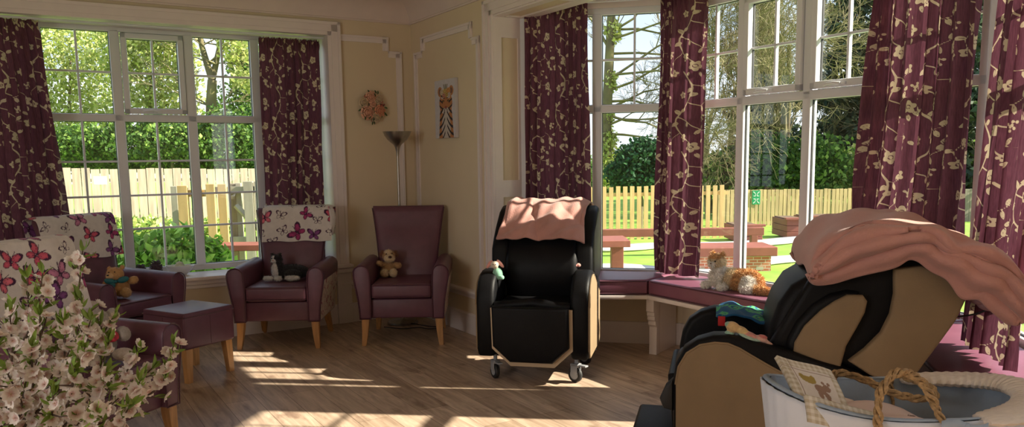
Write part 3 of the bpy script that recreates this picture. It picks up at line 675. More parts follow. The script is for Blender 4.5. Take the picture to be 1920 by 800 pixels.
# ================================================================ rise-and-recline chairs
RP = Plane((.64, 3.2), -14.5)
def rp(lst, n=0):           # measured on the big crop (2x, origin 1260,400)
    return [RP.sz(1260 + x / 2, 400 + y / 2, n) for x, y in lst]
ARM_TAN = [(14, 640), (25, 575), (55, 525), (105, 494), (160, 485), (210, 489), (255, 508), (305, 538), (360, 570), (430, 608), (520, 650)]
arm_tan = rp(ARM_TAN)
arm_out = rp([(2, 630), (14, 565), (45, 510), (95, 477), (155, 460), (215, 460), (275, 472), (335, 492), (430, 515), (560, 560), (640, 582), (720, 610)])
sA = arm_out[-1][0]
def recliner(name, label, mw, pivot=None, rot=0, arm_len=None, footrest=True, W_=.74, foot=(.0, .075), spin=0, bol=.17, wing=.07):
    """local x = back along the chair, y = across (0 near side .. W_), z up"""
    root = thing(name, label, 'recliner chair', mw)
    L1_ = arm_len or 1.0
    out = [(min(s, L1_), z) for s, z in arm_out]; tan = [(min(s, L1_ - .04), z) for s, z in arm_tan]
    zb = .17
    outp = [(out[0][0], zb + .06), (out[0][0] + .03, zb)][::-1] + out + [(out[-1][0], zb)]
    outp = [(out[0][0] + .035, zb), (out[0][0] + .004, zb + .05)] + out + [(out[-1][0], zb)]
    tanp = [(tan[0][0] + .035, zb + .01), (tan[0][0] + .003, zb + .06)] + tan + [(tan[-1][0], zb + .01)]
    def xz(b, pts, y0, y1, r=.0): b.prism(pts, 'y', y0, y1, r, 4)
    for side in (0, 1):
        y0, y1 = (.0, .125) if side == 0 else (W_ - .125, W_)
        b = MB(); xz(b, outp, y0 + .004, y1, .028); a = b.build('arm', 'black', root, sharp=45)
        b = MB(); yy = (y0 - .004, y0 + .02) if side == 0 else (y1 - .02, y1 + .004); xz(b, tanp, yy[0], yy[1], .006)
        p = b.build('side_panel', 'tan', a); p['label'] = 'tan suede side panel'
        b = MB(); yv = yy[0] if side == 0 else yy[1]; b.tube([(s, yv + (.004 if side == 0 else -.004), z) for s, z in tan], .006, 6); b.build('piping', 'tan', a)
    # seat and chassis
    b = MB(); b.box((.10, .13, .40), (L1_ - .05, W_ - .13, .53), .03, 4); b.build('seat_cushion', 'black', root)
    b = MB(); b.box((.12, .14, .20), (L1_ - .05, W_ - .14, .40), .01); b.build('seat_base', 'black', root)
    if footrest:
        hw = (W_ - .25) / 2 - .004 + foot[0]; cy = W_ / 2; k = .07
        def oct(h, z0, z1, c): return [(cy - h, z1), (cy - h, z0 + c), (cy - h + c * 1.05, z0), (cy + h - c * 1.05, z0), (cy + h, z0 + c), (cy + h, z1)]
        T = Matrix(((1, 0, -.10, foot[1]), (0, 1, 0, 0), (0, 0, 1, 0), (0, 0, 0, 1)))
        b = MB(T); b.prism(oct(hw, .115, .50, .115), 'x', .02, .045, .004); f = b.build('footrest', 'cream', root, sharp=45); f['label'] = 'footrest with a cream edge'
        b = MB(T); b.prism(oct(hw - .018, .152, .52, .104), 'x', -.035, .03, .022, 4); b.build('footrest_pad', 'black', f, sharp=45)
        b = MB(); b.tube([(.05, cy - hw + .02, .50), (.05, cy, .53), (.05, cy + hw - .02, .50)], .035, 12); b.build('seat_front_roll', 'black', root)
    # backrest group rotates about the hip
    piv = Vector(pivot or (.8, 0, .5)); Rm = Matrix.Translation(piv) @ Matrix.Rotation(R(rot), 4, 'Y') @ Matrix.Translation(-piv)
    bk_tan = [RP.sz(1260 + x / 2, 400 + y / 2, .06) for x, y in [(830, 205), (930, 195), (1000, 215), (1060, 262), (1096, 322), (1060, 398), (1000, 480), (940, 560), (910, 602), (880, 640), (820, 632), (740, 602), (660, 550), (720, 505), (780, 445), (815, 375), (830, 300), (829, 240)]]
    bk_blk = [RP.sz(1260 + x / 2, 400 + y / 2, .10) for x, y in [(372, 420), (400, 345), (450, 275), (520, 236), (600, 200), (700, 170), (850, 140), (950, 150), (1030, 210), (1080, 300), (1050, 390), (990, 475), (900, 600), (820, 625), (640, 575), (420, 512), (360, 490)]]
    lat = [RP.sz(1260 + x / 2, 400 + y / 2, .05) for x, y in [(655, 303), (715, 305), (731, 328), (722, 370), (690, 430), (652, 495), (630, 578), (570, 562), (505, 538), (455, 515), (458, 482), (495, 420), (555, 362), (608, 326)]]
    lat_b = [RP.sz(1260 + x / 2, 400 + y / 2, .06) for x, y in [(655, 285), (700, 292), (715, 330), (690, 430), (652, 495), (628, 565), (570, 558), (500, 535), (424, 512), (430, 470), (465, 405), (525, 340), (590, 300)]]
    b = MB(Rm); b.prism(bk_blk, 'y', .12, W_ - .12, .05, 4); back = b.build('backrest', 'black', root, sharp=50)
    for side in (0, 1):
        f = (lambda y: y) if side == 0 else (lambda y: W_ - y)
        b = MB(Rm); b.prism(bk_tan, 'y', f(.035), f(.125), .012, 3); t = b.build('side_shell', 'tan', back, sharp=50); t['label'] = 'tan suede shell side'
        b = MB(Rm); b.prism([(s, z) for s, z in bk_blk[3:9]] + [(s, z) for s, z in bk_blk[-4:]], 'y', f(wing), f(.14), .025, 3); b.build('wing', 'black', back, sharp=50)
        b = MB(Rm); b.prism(lat_b, 'y', f(.045), f(bol), .03, 4); l_ = b.build('side_bolster', 'black', back, sharp=50)
        b = MB(Rm); b.prism(lat, 'y', f(.030), f(.07), .014, 3); t = b.build('bolster_cover', 'tan', l_, sharp=50)
    b = MB(Rm); n = 5
    hd = [RP.sz(1260 + x / 2, 400 + y / 2, .3) for x, y in [(560, 255), (640, 190), (760, 160), (800, 240), (700, 300), (600, 320)]]
    b.prism(hd, 'y', .17, W_ - .17, .035, 4); b.build('head_cushion', 'black', back, sharp=60)
    # steel frame with braked castors
    b = MB(); 
    for y in (.11, W_ - .11): b.tube([(.16, y, .165), (.45, y, .19), (L1_ - .05, y, .165)], .016, 10)
    b.tube([(.45, .11, .19), (.45, W_ - .11, .19)], .018, 10); b.box((.3, W_ / 2 - .1, .13), (.6, W_ / 2 + .1, .19), .01)
    fr = b.build('base_frame', 'dkmetal', root)
    for x in (.13, L1_ - .05):
        for y in (.10, W_ - .10):
            SP = Matrix.Translation((x, y, 0)) @ Matrix.Rotation(R(spin * (1 if y < .3 else .6)), 4, 'Z') @ Matrix.Translation((-x, -y, 0)); ca = MB(SP); ca.tube([(x, y, .165), (x, y, .115)], .013, 10); ca.box((x - .022, y - .024, .055), (x + .03, y - .017, .125), .005); ca.box((x - .022, y + .017, .055), (x + .03, y + .024, .125), .005); ca.box((x - .03, y - .024, .105), (x + .035, y + .024, .128), .008); ca.box((x - .085, y - .018, .112), (x - .02, y + .018, .124), .005)
            c_ = ca.build('castor', 'greyplastic', root)
            ca = MB(SP); T = Matrix.Translation((x + .008, y, .052)) @ Matrix.Rotation(PI / 2, 4, 'X'); ca.lathe([(0, -.013), (.034, -.014), (.046, -.015), (.052, -.008), (.052, .008), (.046, .015), (.034, .014), (0, .013)], 28, T=T); ca.build('wheel', 'rubber', c_)
            ca = MB(SP); ca.lathe([(0, -.0155), (.03, -.016), (.032, -.013), (.032, .013), (.03, .016), (0, .0155)], 24, T=T); ca.build('wheel_hub', 'greyplastic', c_)
    return root
# the reclined chair in the right foreground
rc2 = recliner('recliner_chair', 'black and tan reclined chair seen from the side, pink blanket heaped over its head', RP.mat(0, 0), footrest=True)
b = MB(); b.prism([(-.035, .44), (-.02, .40), (.02, .39), (.02, .53), (-.01, .50)], 'y', .02, .07, .012); b.build('release_handle', 'rubber', rc2)
b = MB(); b.box((-.17, .16, .195), (.06, .60, .235), .018, 4); q = b.build('footplate', 'black', rc2); q['label'] = 'low padded footplate'
# the upright recliner: same maker, seen from the front
mw1 = Matrix.Translation((.115, 4.95, 0)) @ Matrix.Rotation(R(-13), 4, 'Z') @ Matrix.Rotation(R(90), 4, 'Z') @ Matrix.Translation((0, -.37, 0))
rc1 = recliner('recliner_chair', 'black upright recliner chair on castors facing the room, pink blanket over its back', mw1, pivot=(.72, 0, .5), rot=-26, arm_len=.64, foot=(.024, .022), spin=62, bol=.235, wing=.022)
# ================================================================ throws
def add_thick(o, t=.006, off=1):
    md = o.modifiers.new('thickness', 'SOLIDIFY'); md.thickness = t; md.offset = off; return o
def butterflies(U, V, seed, w_, h_, size=.135):
    """pigment of the printed fleece at cloth coordinates (metres)"""
    rs = np.random.RandomState(seed); C = np.empty(U.shape + (3,)); C[:] = (.70, .64, .60)
    pos = []
    for _ in range(3000):
        p = (rs.uniform(-.02, w_ + .02), rs.uniform(-.02, h_ + .02))
        if all(math.hypot(p[0] - q[0], p[1] - q[1]) > size * .84 for q in pos): pos.append(p)
    dark = np.array((.055, .008, .045)); pal = [(.62, .10, .16), (.70, .16, .22), (.22, .06, .22), (.38, .04, .16), (.55, .20, .33)]
    for k, (cx, cy) in enumerate(pos):
        kind = rs.randint(6); s = size * rs.uniform(.42, .56) * (.62 if kind >= 4 else 1); a = rs.uniform(-1.0, 1.0); fill = np.array(pal[rs.randint(5)]); 
        if kind >= 4: fill = np.array((.66, .60, .56))
        u = U - cx; v = V - cy; m_ = np.hypot(u, v) < s * 1.5
        if not m_.any(): continue
        x = (u[m_] * math.cos(a) + v[m_] * math.sin(a)) / s; y = (-u[m_] * math.sin(a) + v[m_] * math.cos(a)) / s; ax = np.abs(x)
        def E(cx_, cy_, rx, ry, rot):
            c, s_ = math.cos(rot), math.sin(rot); p = (ax - cx_) * c + (y - cy_) * s_; q = -(ax - cx_) * s_ + (y - cy_) * c
            return 1 - np.hypot(p / rx, q / ry)
        up = E(.52, .36, .58, .33, .66); lo = E(.36, -.34, .40, .28, -.75); wing = np.maximum(up, lo)
        body = 1 - np.hypot(x / .06, (y - 0) / .42); ant = np.where((y > .35) & (y < .85) & (np.abs(ax - .1 - (y - .35) * .45) < .035), .1, -1)
        vein = np.abs(np.sin(np.arctan2(y, ax) * 7)) < .16
        c = C[m_]; on = (wing > 0) | (body > 0) | (ant > 0)
        ink = (wing < (.15 + .30 * (up > lo) * (ax > .62))) | (body > 0) | (ant > 0) | (vein & (wing < .62))
        c[on & ~ink] = fill * (0.75 + .5 * np.clip(wing[on & ~ink][:, None], 0, 1)); c[on & ink] = dark; C[m_] = c
    return C
M['fleece'] = mat('butterfly_fleece', (.8, .8, .8), .9, attr='pig', var=.05, vscale=30, bump=.35, bscale=220, sheen=.2)
def chair_throw(mw, label, x0, x1, front, back, seed, step=.0042, skew=0, grp='butterfly print throws'):
    """cloth over a chair back, in the chair's own frame: up the front face, over the top, down behind"""
    path = [(.47 + .17 * (z - .36) / .7 - .016, z) for z in np.linspace(1.045 - front, 1.03, 8)] + [(.64, 1.066), (.68, 1.076), (.735, 1.070), (.763, 1.045)] + [(.47 + .17 * (z - .36) / .7 + .128, z) for z in np.linspace(1.0, 1.03 - back, 6)]
    P = catmull(path, 400); d = np.r_[0, np.cumsum(np.linalg.norm(np.diff(P, axis=0), axis=1))]
    nv = int(d[-1] / step); nu = int((x1 - x0) / step); dv = np.linspace(0, d[-1], nv); Py = np.interp(dv, d, P[:, 0]); Pz = np.interp(dv, d, P[:, 1])
    U, V = np.meshgrid(np.linspace(0, x1 - x0, nu), dv, indexing='ij')
    X = x0 + U; t = np.clip((V - front) / .1, 0, 1); wob = .006 * np.sin(19 * U + seed + 4 * V) + .004 * np.sin(33 * U - 9 * V)
    lowf = np.clip(1 - V / front, 0, 1); Z = Pz[None, :] + 0 * U - skew * lowf * U + .004 * np.sin(26 * U + seed) * lowf
    edge = np.minimum(U, x1 - x0 - U); over = np.clip(abs(x1) - .300, 0, .1)
    Yv = Py[None, :] + 0 * U + np.where(dv[None, :] < front + .04, -1, 1) * (wob * .7 + .004)
    # the cloth dips where it passes the rounded top corners
    drop = np.clip((np.abs(X) - .285) / .05, 0, 1) ** 2; Z = Z - .018 * drop * ((V > front * .8) & (V < front + .16))
    C = butterflies(U.ravel(), V.ravel(), seed, x1 - x0, d[-1])
    o = raw('butterfly_throw', np.stack([X, Yv, Z], -1).reshape(-1, 3), gridF(nu, nv), 'fleece', None, colr=C); o.matrix_world = mw; add_thick(o, .005)
    tag(o, label, 'throw blanket', grp); return o
chair_throw(chC, 'butterfly print throw over the chair with the black and white cat', -.245, .335, .26, .20, 11)
chair_throw(chB, 'butterfly print throw over the chair with the teddy bear', -.325, .30, .29, .2, 5)
chair_throw(chA, 'butterfly print throw over the nearest armchair, behind the blossom', -.325, .32, .37, .25, 23, step=.0036)
# tied corner hanging at the right end of the middle throw
b = MB(chC); b.tube([(.31, .62, 1.065), (.335, .60, 1.04), (.345, .60, .98), (.335, .605, .90), (.328, .60, .83)], [.012, .03, .032, .026, .012], 10, flat=.5); 
fo = b.build('throw_corner', 'fleece'); me = fo.data; a = me.attributes.new('pig', 'FLOAT_COLOR', 'POINT')
co = np.array([v.co for v in me.vertices]); cc = butterflies(co[:, 0] * 1.5 + 3, co[:, 2] - .8, 4, 4, .4, .09); a.data.foreach_set('color', np.c_[cc, np.ones(len(cc))].astype(np.float32).ravel())
tw = [o for o in COL.objects if o.name == 'butterfly_throw'][0]; fo.parent = tw; fo.matrix_parent_inverse = tw.matrix_world.inverted()

# pink fleece over the upright recliner: follows its back profile
def rec_profile(rot, piv=(.72, .5)):
    pts = [RP.sz(1260 + x / 2, 400 + y / 2, .10) for x, y in [(400, 345), (450, 275), (520, 236), (600, 200), (700, 170), (850, 140), (950, 150), (1030, 210), (1080, 300), (1050, 390)]]
    c, s = math.cos(R(rot)), math.sin(R(rot)); out = []
    for x, z in pts:
        dx, dz = x - piv[0], z - piv[1]; out.append((piv[0] + dx * c + dz * s, piv[1] - dx * s + dz * c))
    return out
pr1 = rec_profile(-26)
def fleece_over(name, label, mw, prof, y0, y1, front, back, seed, lift=.03):
    P = catmull(prof, 500); d = np.r_[0, np.cumsum(np.linalg.norm(np.diff(P, axis=0), axis=1))]
    it = int(np.argmax(P[:, 1])); dt = d[it]; a, e = max(0, dt - front), min(d[-1], dt + back); nv = int((e - a) / .008); nu = int((y1 - y0) / .008)
    dv = np.linspace(a, e, nv); Px = np.interp(dv, d, P[:, 0]); Pz = np.interp(dv, d, P[:, 1])
    tx = np.gradient(Px); tz = np.gradient(Pz); l = np.hypot(tx, tz); nx, nz_ = -tz / l, tx / l
    U, V = np.meshgrid(np.linspace(0, 1, nu), dv - a, indexing='ij'); rs = np.random.RandomState(seed)
    f = .5 + .5 * np.sin(2 * PI * (1.6 * U + 2.2 * V + .15 * np.sin(9 * V))); g = np.abs(np.sin(PI * (2.2 * U - 1.6 * V + .2 * np.sin(7 * U + seed)))) ** .7
    tp_ = np.exp(-((V - front) / .09) ** 2); h = lift + .012 * tp_ + (.024 * f + .022 * g) * (1 - .75 * tp_) + .006 * np.sin(31 * U + 11 * V) + .004 * np.sin(60 * V + 21 * U)
    edge = np.minimum(U, 1 - U) * (y1 - y0); h = h * (.55 + .45 * np.clip(edge / .06, 0, 1)) 
    cut = np.clip(1 - V / (.5 * front), 0, 1); sk = (.085 * np.maximum(0, U - .35) ** 1.3 + .02 * np.sin(5 * U)) * cut        # slanting front edge
    X = Px[None, :] + nx[None, :] * h; Z = Pz[None, :] + nz_[None, :] * h + sk; Yc = y0 + (y1 - y0) * U + .012 * np.sin(11 * V + seed) * np.sign(U - .5) * (edge < .03)
    o = raw(name, np.stack([X, Yc, Z], -1).reshape(-1, 3), gridF(nu, nv), 'pink'); o.matrix_world = mw; add_thick(o, .012)
    return tag(o, label, 'blanket')
fleece_over('pink_blanket', 'pink fleece blanket draped over the back of the upright black recliner', mw1, pr1, .085, .67, .42, .22, 2)
# heaped fleece on the reclined chair
UP = [(511, 215), (522, 155), (560, 105), (620, 62), (700, 36), (790, 25), (880, 28), (955, 40), (1010, 80), (1080, 98), (1150, 125), (1215, 168), (1262, 225), (1300, 300), (1316, 365), (1308, 392)]
LO = [(513, 225), (540, 262), (600, 262), (680, 240), (760, 222), (840, 200), (890, 172), (930, 178), (975, 215), (1040, 250), (1090, 318), (1155, 320), (1195, 355), (1235, 386), (1272, 410), (1300, 398)]
nu = 210; up = catmull([RP.sz(1260 + x / 2, 400 + y / 2, .16) for x, y in UP], nu); lo = catmull([RP.sz(1260 + x / 2, 400 + y / 2, -.03) for x, y in LO], nu)
nv = 150; V = np.linspace(0, 1, nv)[None, :]; T_ = np.linspace(0, 1, nu)[:, None]
k = np.clip(V / .36, 0, 1); k2 = np.clip((1 - V) / .36, 0, 1); rise = np.sin(PI / 2 * np.minimum(k, k2)) ** .9
S_ = lo[:, 0][:, None] * (1 - rise) + up[:, 0][:, None] * rise; Z_ = lo[:, 1][:, None] * (1 - rise) + up[:, 1][:, None] * rise
Wd = .70; across = np.where(V < .36, -.045 * np.sin(PI * k) + .07 * k ** 3, 0) + np.where((V >= .36) & (V <= .64), .07 + (Wd - .14) * (V - .36) / .28, 0) + np.where(V > .64, Wd + .045 * np.sin(PI * k2) - .07 * k2 ** 3, 0)
fold = .050 * (np.abs(np.sin(PI * (2.1 * k + .55 * np.sin(4.5 * T_ + .5) + .12 * np.sin(11 * T_)))) ** .6 - .5) + .016 * np.sin(2 * PI * (4.1 * k - 1.1 * T_)) + .010 * np.sin(2 * PI * (7 * T_ + k))
fold2 = .012 * np.sin(2 * PI * (3 * V + 2 * T_)) + .010 * np.sin(2 * PI * (5 * T_ - 4 * V))
Nn = across - np.where(V < .5, 1, -1) * fold * np.sin(PI * np.clip(np.minimum(k, k2) * 1.0, 0, 1)); Z_ = Z_ + fold2 * (rise > .8) * .8
endt = np.clip(np.minimum(T_, 1 - T_) / .05, 0, 1)
pts = np.stack([S_, Nn, Z_], -1).reshape(-1, 3)
bl = raw('pink_blanket', pts, gridF(nu, nv), 'pink'); bl.matrix_world = RP.mat(); add_thick(bl, .014)
tag(bl, 'pink fleece blanket heaped over the head of the reclined tan chair', 'blanket')
b = MB(RP.mat()); 
for x, y, r in ((1160, 310, .05), (1190, 335, .045)): s, z = RP.sz(1260 + x / 2, 400 + y / 2, .12); b.ell((s, .12, z), (r, .05, r * .7), sub=3)
o = b.build('remote_pouch', mat('mauve_pouch', (.30, .17, .18), .7, var=.1)); o.matrix_world = Matrix.Identity(4); o.parent = bl; o.matrix_parent_inverse = bl.matrix_world.inverted()
b = MB(); pc = [RP.P(*q) for q in [(lambda s: (s[0], .12, s[1]))(RP.sz(1260 + x / 2, 400 + y / 2, .12)) for x, y in ((1215, 350), (1180, 362), (1130, 378), (1075, 386), (1040, 384), (1000, 400))]]
b.tube([tuple(p) for p in catmull([tuple(p) for p in pc], 30)], .0035, 6); tag(b.build('power_cord', 'rubber'), 'black cord hanging behind the reclined chair, below the pink blanket', 'cord')
b = MB(); b.tube([tuple(p) for p in catmull([(-1.12, 6.78, .008), (-.95, 6.70, .008), (-.82, 6.74, .008), (-.72, 6.68, .008), (-.60, 6.72, .008), (-.75, 6.80, .008), (-.985, 6.93, .02)], 40)], .004, 6); tag(b.build('power_cord', 'rubber'), 'black lamp cord coiled on the floor behind the armchair of the small dog', 'cord')

# blue activity cloth and rabbit comforter on the reclined chair
def drape(name, m, mw, pts, y0, y1, thick, colr=None, seed=1, amp=.008):
    P = catmull(pts, 90); nu = 60; U, V = np.meshgrid(np.linspace(0, 1, nu), np.linspace(0, 1, 90), indexing='ij')
    X = P[:, 0][None, :] + 0 * U; Z = P[:, 1][None, :] + amp * np.sin(9 * U + 14 * V + seed) + .6 * amp * np.sin(23 * V - 7 * U); Y = y0 + (y1 - y0) * U
    co = colr(U, V) if colr else None
    o = raw(name, np.stack([X, Y, Z], -1).reshape(-1, 3), gridF(nu, 90), m, colr=None if co is None else co.reshape(-1, 3)); o.matrix_world = mw; add_thick(o, thick); return o
M['pig'] = mat('printed_cloth', (.5, .5, .5), .85, attr='pig', var=.05, vscale=40, bump=.3, bscale=200)
def swirl(U, V):
    C = np.empty(U.shape + (3,)); C[:] = (.008, .09, .22)
    rs = np.random.RandomState(4)
    for _ in range(16):
        cx, cy, r = rs.rand(), rs.rand(), rs.uniform(.07, .12); d = np.hypot((U - cx) * 1.1, V - cy); th = np.arctan2(V - cy, U - cx)
        C[(np.abs(d - r) < .022) | (np.abs(d - r * .35 - .02 * th / PI) < .018)] = (.08, .42, .16)
        C[d < .012] = (.6, .3, .05)
    return C
bl_ = [RP.sz(1260 + x / 2, 400 + y / 2, .50) for x, y in ((165, 385), (205, 372), (270, 382), (330, 398), (385, 418))]
o = drape('activity_cloth', 'pig', RP.mat(), [(s, z + .012) for s, z in bl_], .42, .72, .01, swirl, amp=.005); tag(o, 'blue cloth with green swirls lying over the far arm of the reclined chair', 'cloth')
b = MB(); s, z = RP.sz(1260 + 186 / 2, 400 + 402 / 2, .42); b.box((s - .016, .410, z - .022), (s + .016, .416, z + .022), .002); q = b.build('fabric_label', mat('red_ribbon', (.55, .02, .02), .7)); q.parent = o
# ================================================================ soft toys: one continuous plush body each, with fur
M['fur'] = mat('plush_fur', (.5, .5, .5), .95, attr='pig', var=.12, vscale=60, sheen=.3)
M['bead'] = mat('black_bead', (.004, .004, .005), .12)
M['teal'] = mat('teal_ribbon', (.01, .13, .14), .6, var=.2)
M['rednose'] = mat('brown_felt', (.07, .025, .015), .8)
def plush(name, label, mw, blobs, fur=.010, nfur=5000, vox=.0045, cat='soft toy', rough_c=.1, seed=1):
    root = thing(name, label, cat, mw)
    b = MB()
    for c, r, rot, col in blobs: b.ell(c, r, rot, sub=3)
    me = bpy.data.meshes.new('t'); b.bm.to_mesh(me); b.bm.free(); o = bpy.data.objects.new('t', me); COL.objects.link(o)
    md = o.modifiers.new('r', 'REMESH'); md.mode = 'VOXEL'; md.voxel_size = vox; s = o.modifiers.new('s', 'SMOOTH'); s.iterations = 5; s.factor = .5
    dg = bpy.context.evaluated_depsgraph_get(); ev = o.evaluated_get(dg); m2 = ev.to_mesh()
    V = np.empty(len(m2.vertices) * 3, np.float32); m2.vertices.foreach_get('co', V); V = V.reshape(-1, 3); N_ = np.empty(len(V) * 3, np.float32); m2.vertices.foreach_get('normal', N_); N_ = N_.reshape(-1, 3)
    F = [tuple(p.vertices) for p in m2.polygons]; F4 = np.array([f if len(f) == 4 else f + (f[-1],) for f in F], np.int32); ev.to_mesh_clear(); bpy.data.objects.remove(o)
    best = np.full(len(V), 1e9); C = np.zeros((len(V), 3))
    for c, r, rot, col in blobs:
        r = np.array(r if hasattr(r, '__len__') else (r,) * 3); Rm = np.array(Euler([R(a) for a in rot]).to_matrix()); q = (V - np.array(c)) @ Rm / r; d = np.abs(np.linalg.norm(q, axis=1) - 1) * r.min() ; d = np.where(np.linalg.norm(q, axis=1) < 1.0, d * .3, d)
        mk = d < best; best[mk] = d[mk]; C[mk] = col
    rs = np.random.RandomState(seed)
    C = C * (1 + rough_c * (rs.rand(len(V), 1) - .5) * 2)
    tri = F4[:, :3]; tri = np.concatenate([tri, F4[:, [0, 2, 3]]])
    # fur tufts: thin slightly drooping blades
    k = rs.randint(len(V), size=nfur); p = V[k]; n = N_[k]; d = n + rs.normal(0, .35, (nfur, 3)); d[:, 2] -= .35; d /= np.linalg.norm(d, axis=1, keepdims=True)
    t = np.cross(d, rs.normal(size=(nfur, 3))); t /= np.linalg.norm(t, axis=1, keepdims=True); ln = fur * rs.uniform(.6, 1.3, (nfur, 1)); wd = fur * .11
    FV = np.concatenate([p - t * wd - n * .001, p + t * wd - n * .001, p + d * ln]); a = np.arange(nfur); FF = np.stack([a, a + nfur, a + 2 * nfur], -1) + len(V)
    cf = C[k] * (1 + .25 * (rs.rand(nfur, 1) - .4)); allV = np.concatenate([V, FV]); allC = np.concatenate([C, cf, cf, cf * 1.1]); body = raw('plush_body', allV, np.concatenate([tri, FF]), 'fur', root, colr=np.clip(allC, 0, 1))
    return root
def bead(root, name, c, r, m='bead', sub=3, rot=(0, 0, 0)):
    b = MB(); b.ell(c, r, rot, sub=sub); return b.build(name, m, root)
def seated(x, y, z, deg): return Matrix.Translation((x, y, z)) @ Matrix.Rotation(R(deg), 4, 'Z')
# --- brown dog on the right armchair (faces -y locally)
TN = (.42, .24, .10); LT = (.62, .46, .28); DK = (.13, .045, .02)
p = chD @ Vector((-.14, .36, .505))
d = plush('plush_dog', 'small tan plush dog with dark brown ears, sitting alone on an armchair', seated(p.x, p.y, p.z, 8),
    [((0, .02, .055), (.052, .045, .06), (0, 0, 0), TN), ((.004, -.005, .165), (.052, .045, .045), (0, 0, 0), TN), ((.008, -.045, .148), (.044, .035, .034), (0, 0, 0), LT), ((.0, -.02, .195), (.03, .028, .022), (0, 0, 0), LT),
     ((-.055, .005, .185), (.018, .022, .032), (0, 18, 0), DK), ((.062, .005, .18), (.018, .022, .030), (0, -22, 0), DK),
     ((-.034, -.05, .03), (.032, .034, .034), (0, 0, 0), LT), ((.036, -.05, .03), (.032, .034, .034), (0, 0, 0), LT), ((-.072, -.012, .105), (.026, .026, .020), (0, 25, 0), TN), ((.078, -.012, .082), (.026, .024, .022), (0, -35, 0), TN), ((-.05, 0, .095), (.03, .022, .02), (0, 0, 0), TN), ((.055, 0, .09), (.03, .022, .02), (0, 0, 0), TN)], seed=2)
bead(d, 'nose', (.014, -.082, .163), (.014, .009, .011), 'rednose'); bead(d, 'eye', (-.016, -.047, .185), .0055); bead(d, 'eye', (.030, -.046, .185), .0055)
# --- black and white cat on the middle armchair
BK = (.010, .009, .011); WH = (.62, .60, .58)
p = chC @ Vector((-.02, .30, .505))
c = plush('plush_cat', 'black and white plush cat lying on the armchair seat under a butterfly throw', seated(p.x, p.y, p.z, 0),
    [((.07, .02, .058), (.14, .06, .058), (0, 0, 0), BK), ((-.035, -.005, .085), (.05, .045, .07), (0, 0, 0), BK), ((-.045, -.03, .078), (.030, .028, .060), (0, 0, 0), WH), ((-.04, -.01, .165), (.045, .04, .038), (0, 0, 0), BK), ((-.052, -.042, .155), (.020, .016, .017), (0, 0, 0), WH), ((-.056, -.036, .178), (.010, .012, .020), (0, 0, 0), WH),
     ((-.072, -.005, .20), (.011, .008, .020), (0, -12, 0), BK), ((-.012, -.005, .20), (.011, .008, .020), (0, 12, 0), BK), ((-.10, -.06, .018), (.040, .022, .018), (0, 0, 10), WH), ((-.02, -.07, .018), (.030, .022, .018), (0, 0, 0), WH), ((.095, -.065, .020), (.060, .020, .019), (0, 0, 0), WH), ((.09, -.03, .045), (.07, .04, .04), (0, 0, 0), BK)], fur=.012, nfur=7000, seed=3)
bead(c, 'nose', (-.054, -.060, .160), (.005, .004, .004), mat('pink_felt', (.45, .18, .16), .8)); bead(c, 'eye', (-.066, -.045, .175), .005); bead(c, 'eye', (-.036, -.048, .176), .005)
# --- teddy with teal bow on the chair behind the footstool
HN = (.50, .27, .10); HL = (.60, .38, .18)
p = chB @ Vector((.10, .40, .505))
t = plush('teddy_bear', 'honey teddy bear with a teal bow tie, leaning on an armchair', seated(-2.80, 5.60, .505, 20),
    [((0, .01, .07), (.062, .055, .068), (0, 0, 0), HN), ((-.025, -.005, .165), (.058, .052, .048), (0, 12, 0), HN), ((-.055, -.045, .158), (.028, .024, .022), (0, 0, 0), HL), ((-.062, .01, .205), (.016, .010, .016), (0, 0, 0), HN), ((.022, .01, .21), (.017, .010, .017), (0, 0, 0), HN),
     ((-.062, -.04, .035), (.036, .045, .036), (0, 0, 20), HL), ((.040, -.055, .035), (.036, .045, .036), (0, 0, -10), HL), ((-.08, -.01, .10), (.028, .024, .040), (0, 30, 0), HN), ((.088, -.01, .115), (.036, .026, .028), (0, -20, 0), HN)], seed=4, fur=.008)
b = MB(); b.ell((-.02, -.055, .118), (.012, .010, .012)); b.ell((-.058, -.055, .122), (.036, .009, .022), (0, 15, 0)); b.ell((.028, -.052, .128), (.040, .009, .022), (0, -15, 0)); b.ell((-.04, -.058, .092), (.018, .006, .022), (0, 25, 0)); b.build('bow_tie', 'teal', t)
bead(t, 'nose', (-.066, -.067, .166), (.008, .005, .006)); bead(t, 'eye', (-.060, -.050, .184), .0045); bead(t, 'eye', (-.022, -.056, .186), .0045)
# --- grey toy behind the blossom
GY = (.30, .26, .22); GL = (.42, .35, .28)
g = plush('plush_elephant', 'grey plush toy with a red neckerchief, half hidden behind the blossom', seated(-1.985, 3.74, .505, 35),
    [((0, .02, .08), (.075, .065, .085), (0, 0, 0), GY), ((-.03, -.01, .20), (.082, .07, .065), (0, 10, 0), GY), ((-.03, -.065, .185), (.042, .03, .035), (0, 0, 0), GL), ((-.125, .01, .215), (.035, .02, .045), (0, 0, 0), GY), ((.06, .0, .215), (.03, .02, .04), (0, 0, 0), GY),
     ((.10, -.02, .125), (.032, .04, .038), (0, -20, 0), GY), ((-.09, -.03, .115), (.032, .04, .036), (0, 20, 0), GY), ((-.06, -.08, .035), (.04, .055, .034), (0, 0, 10), GL), ((.085, -.075, .035), (.055, .035, .032), (0, 0, -35), GL)], fur=.006, nfur=6000, seed=5)
b = MB(); b.ell((-.01, -.055, .138), (.062, .022, .016)); b.ell((.045, -.055, .125), (.030, .012, .028), (0, 30, 0)); b.ell((.012, -.066, .115), (.022, .010, .030), (0, -20, 0)); b.build('neckerchief', mat('red_gingham', (.42, .03, .05), .8, var=.5, vscale=60), g)
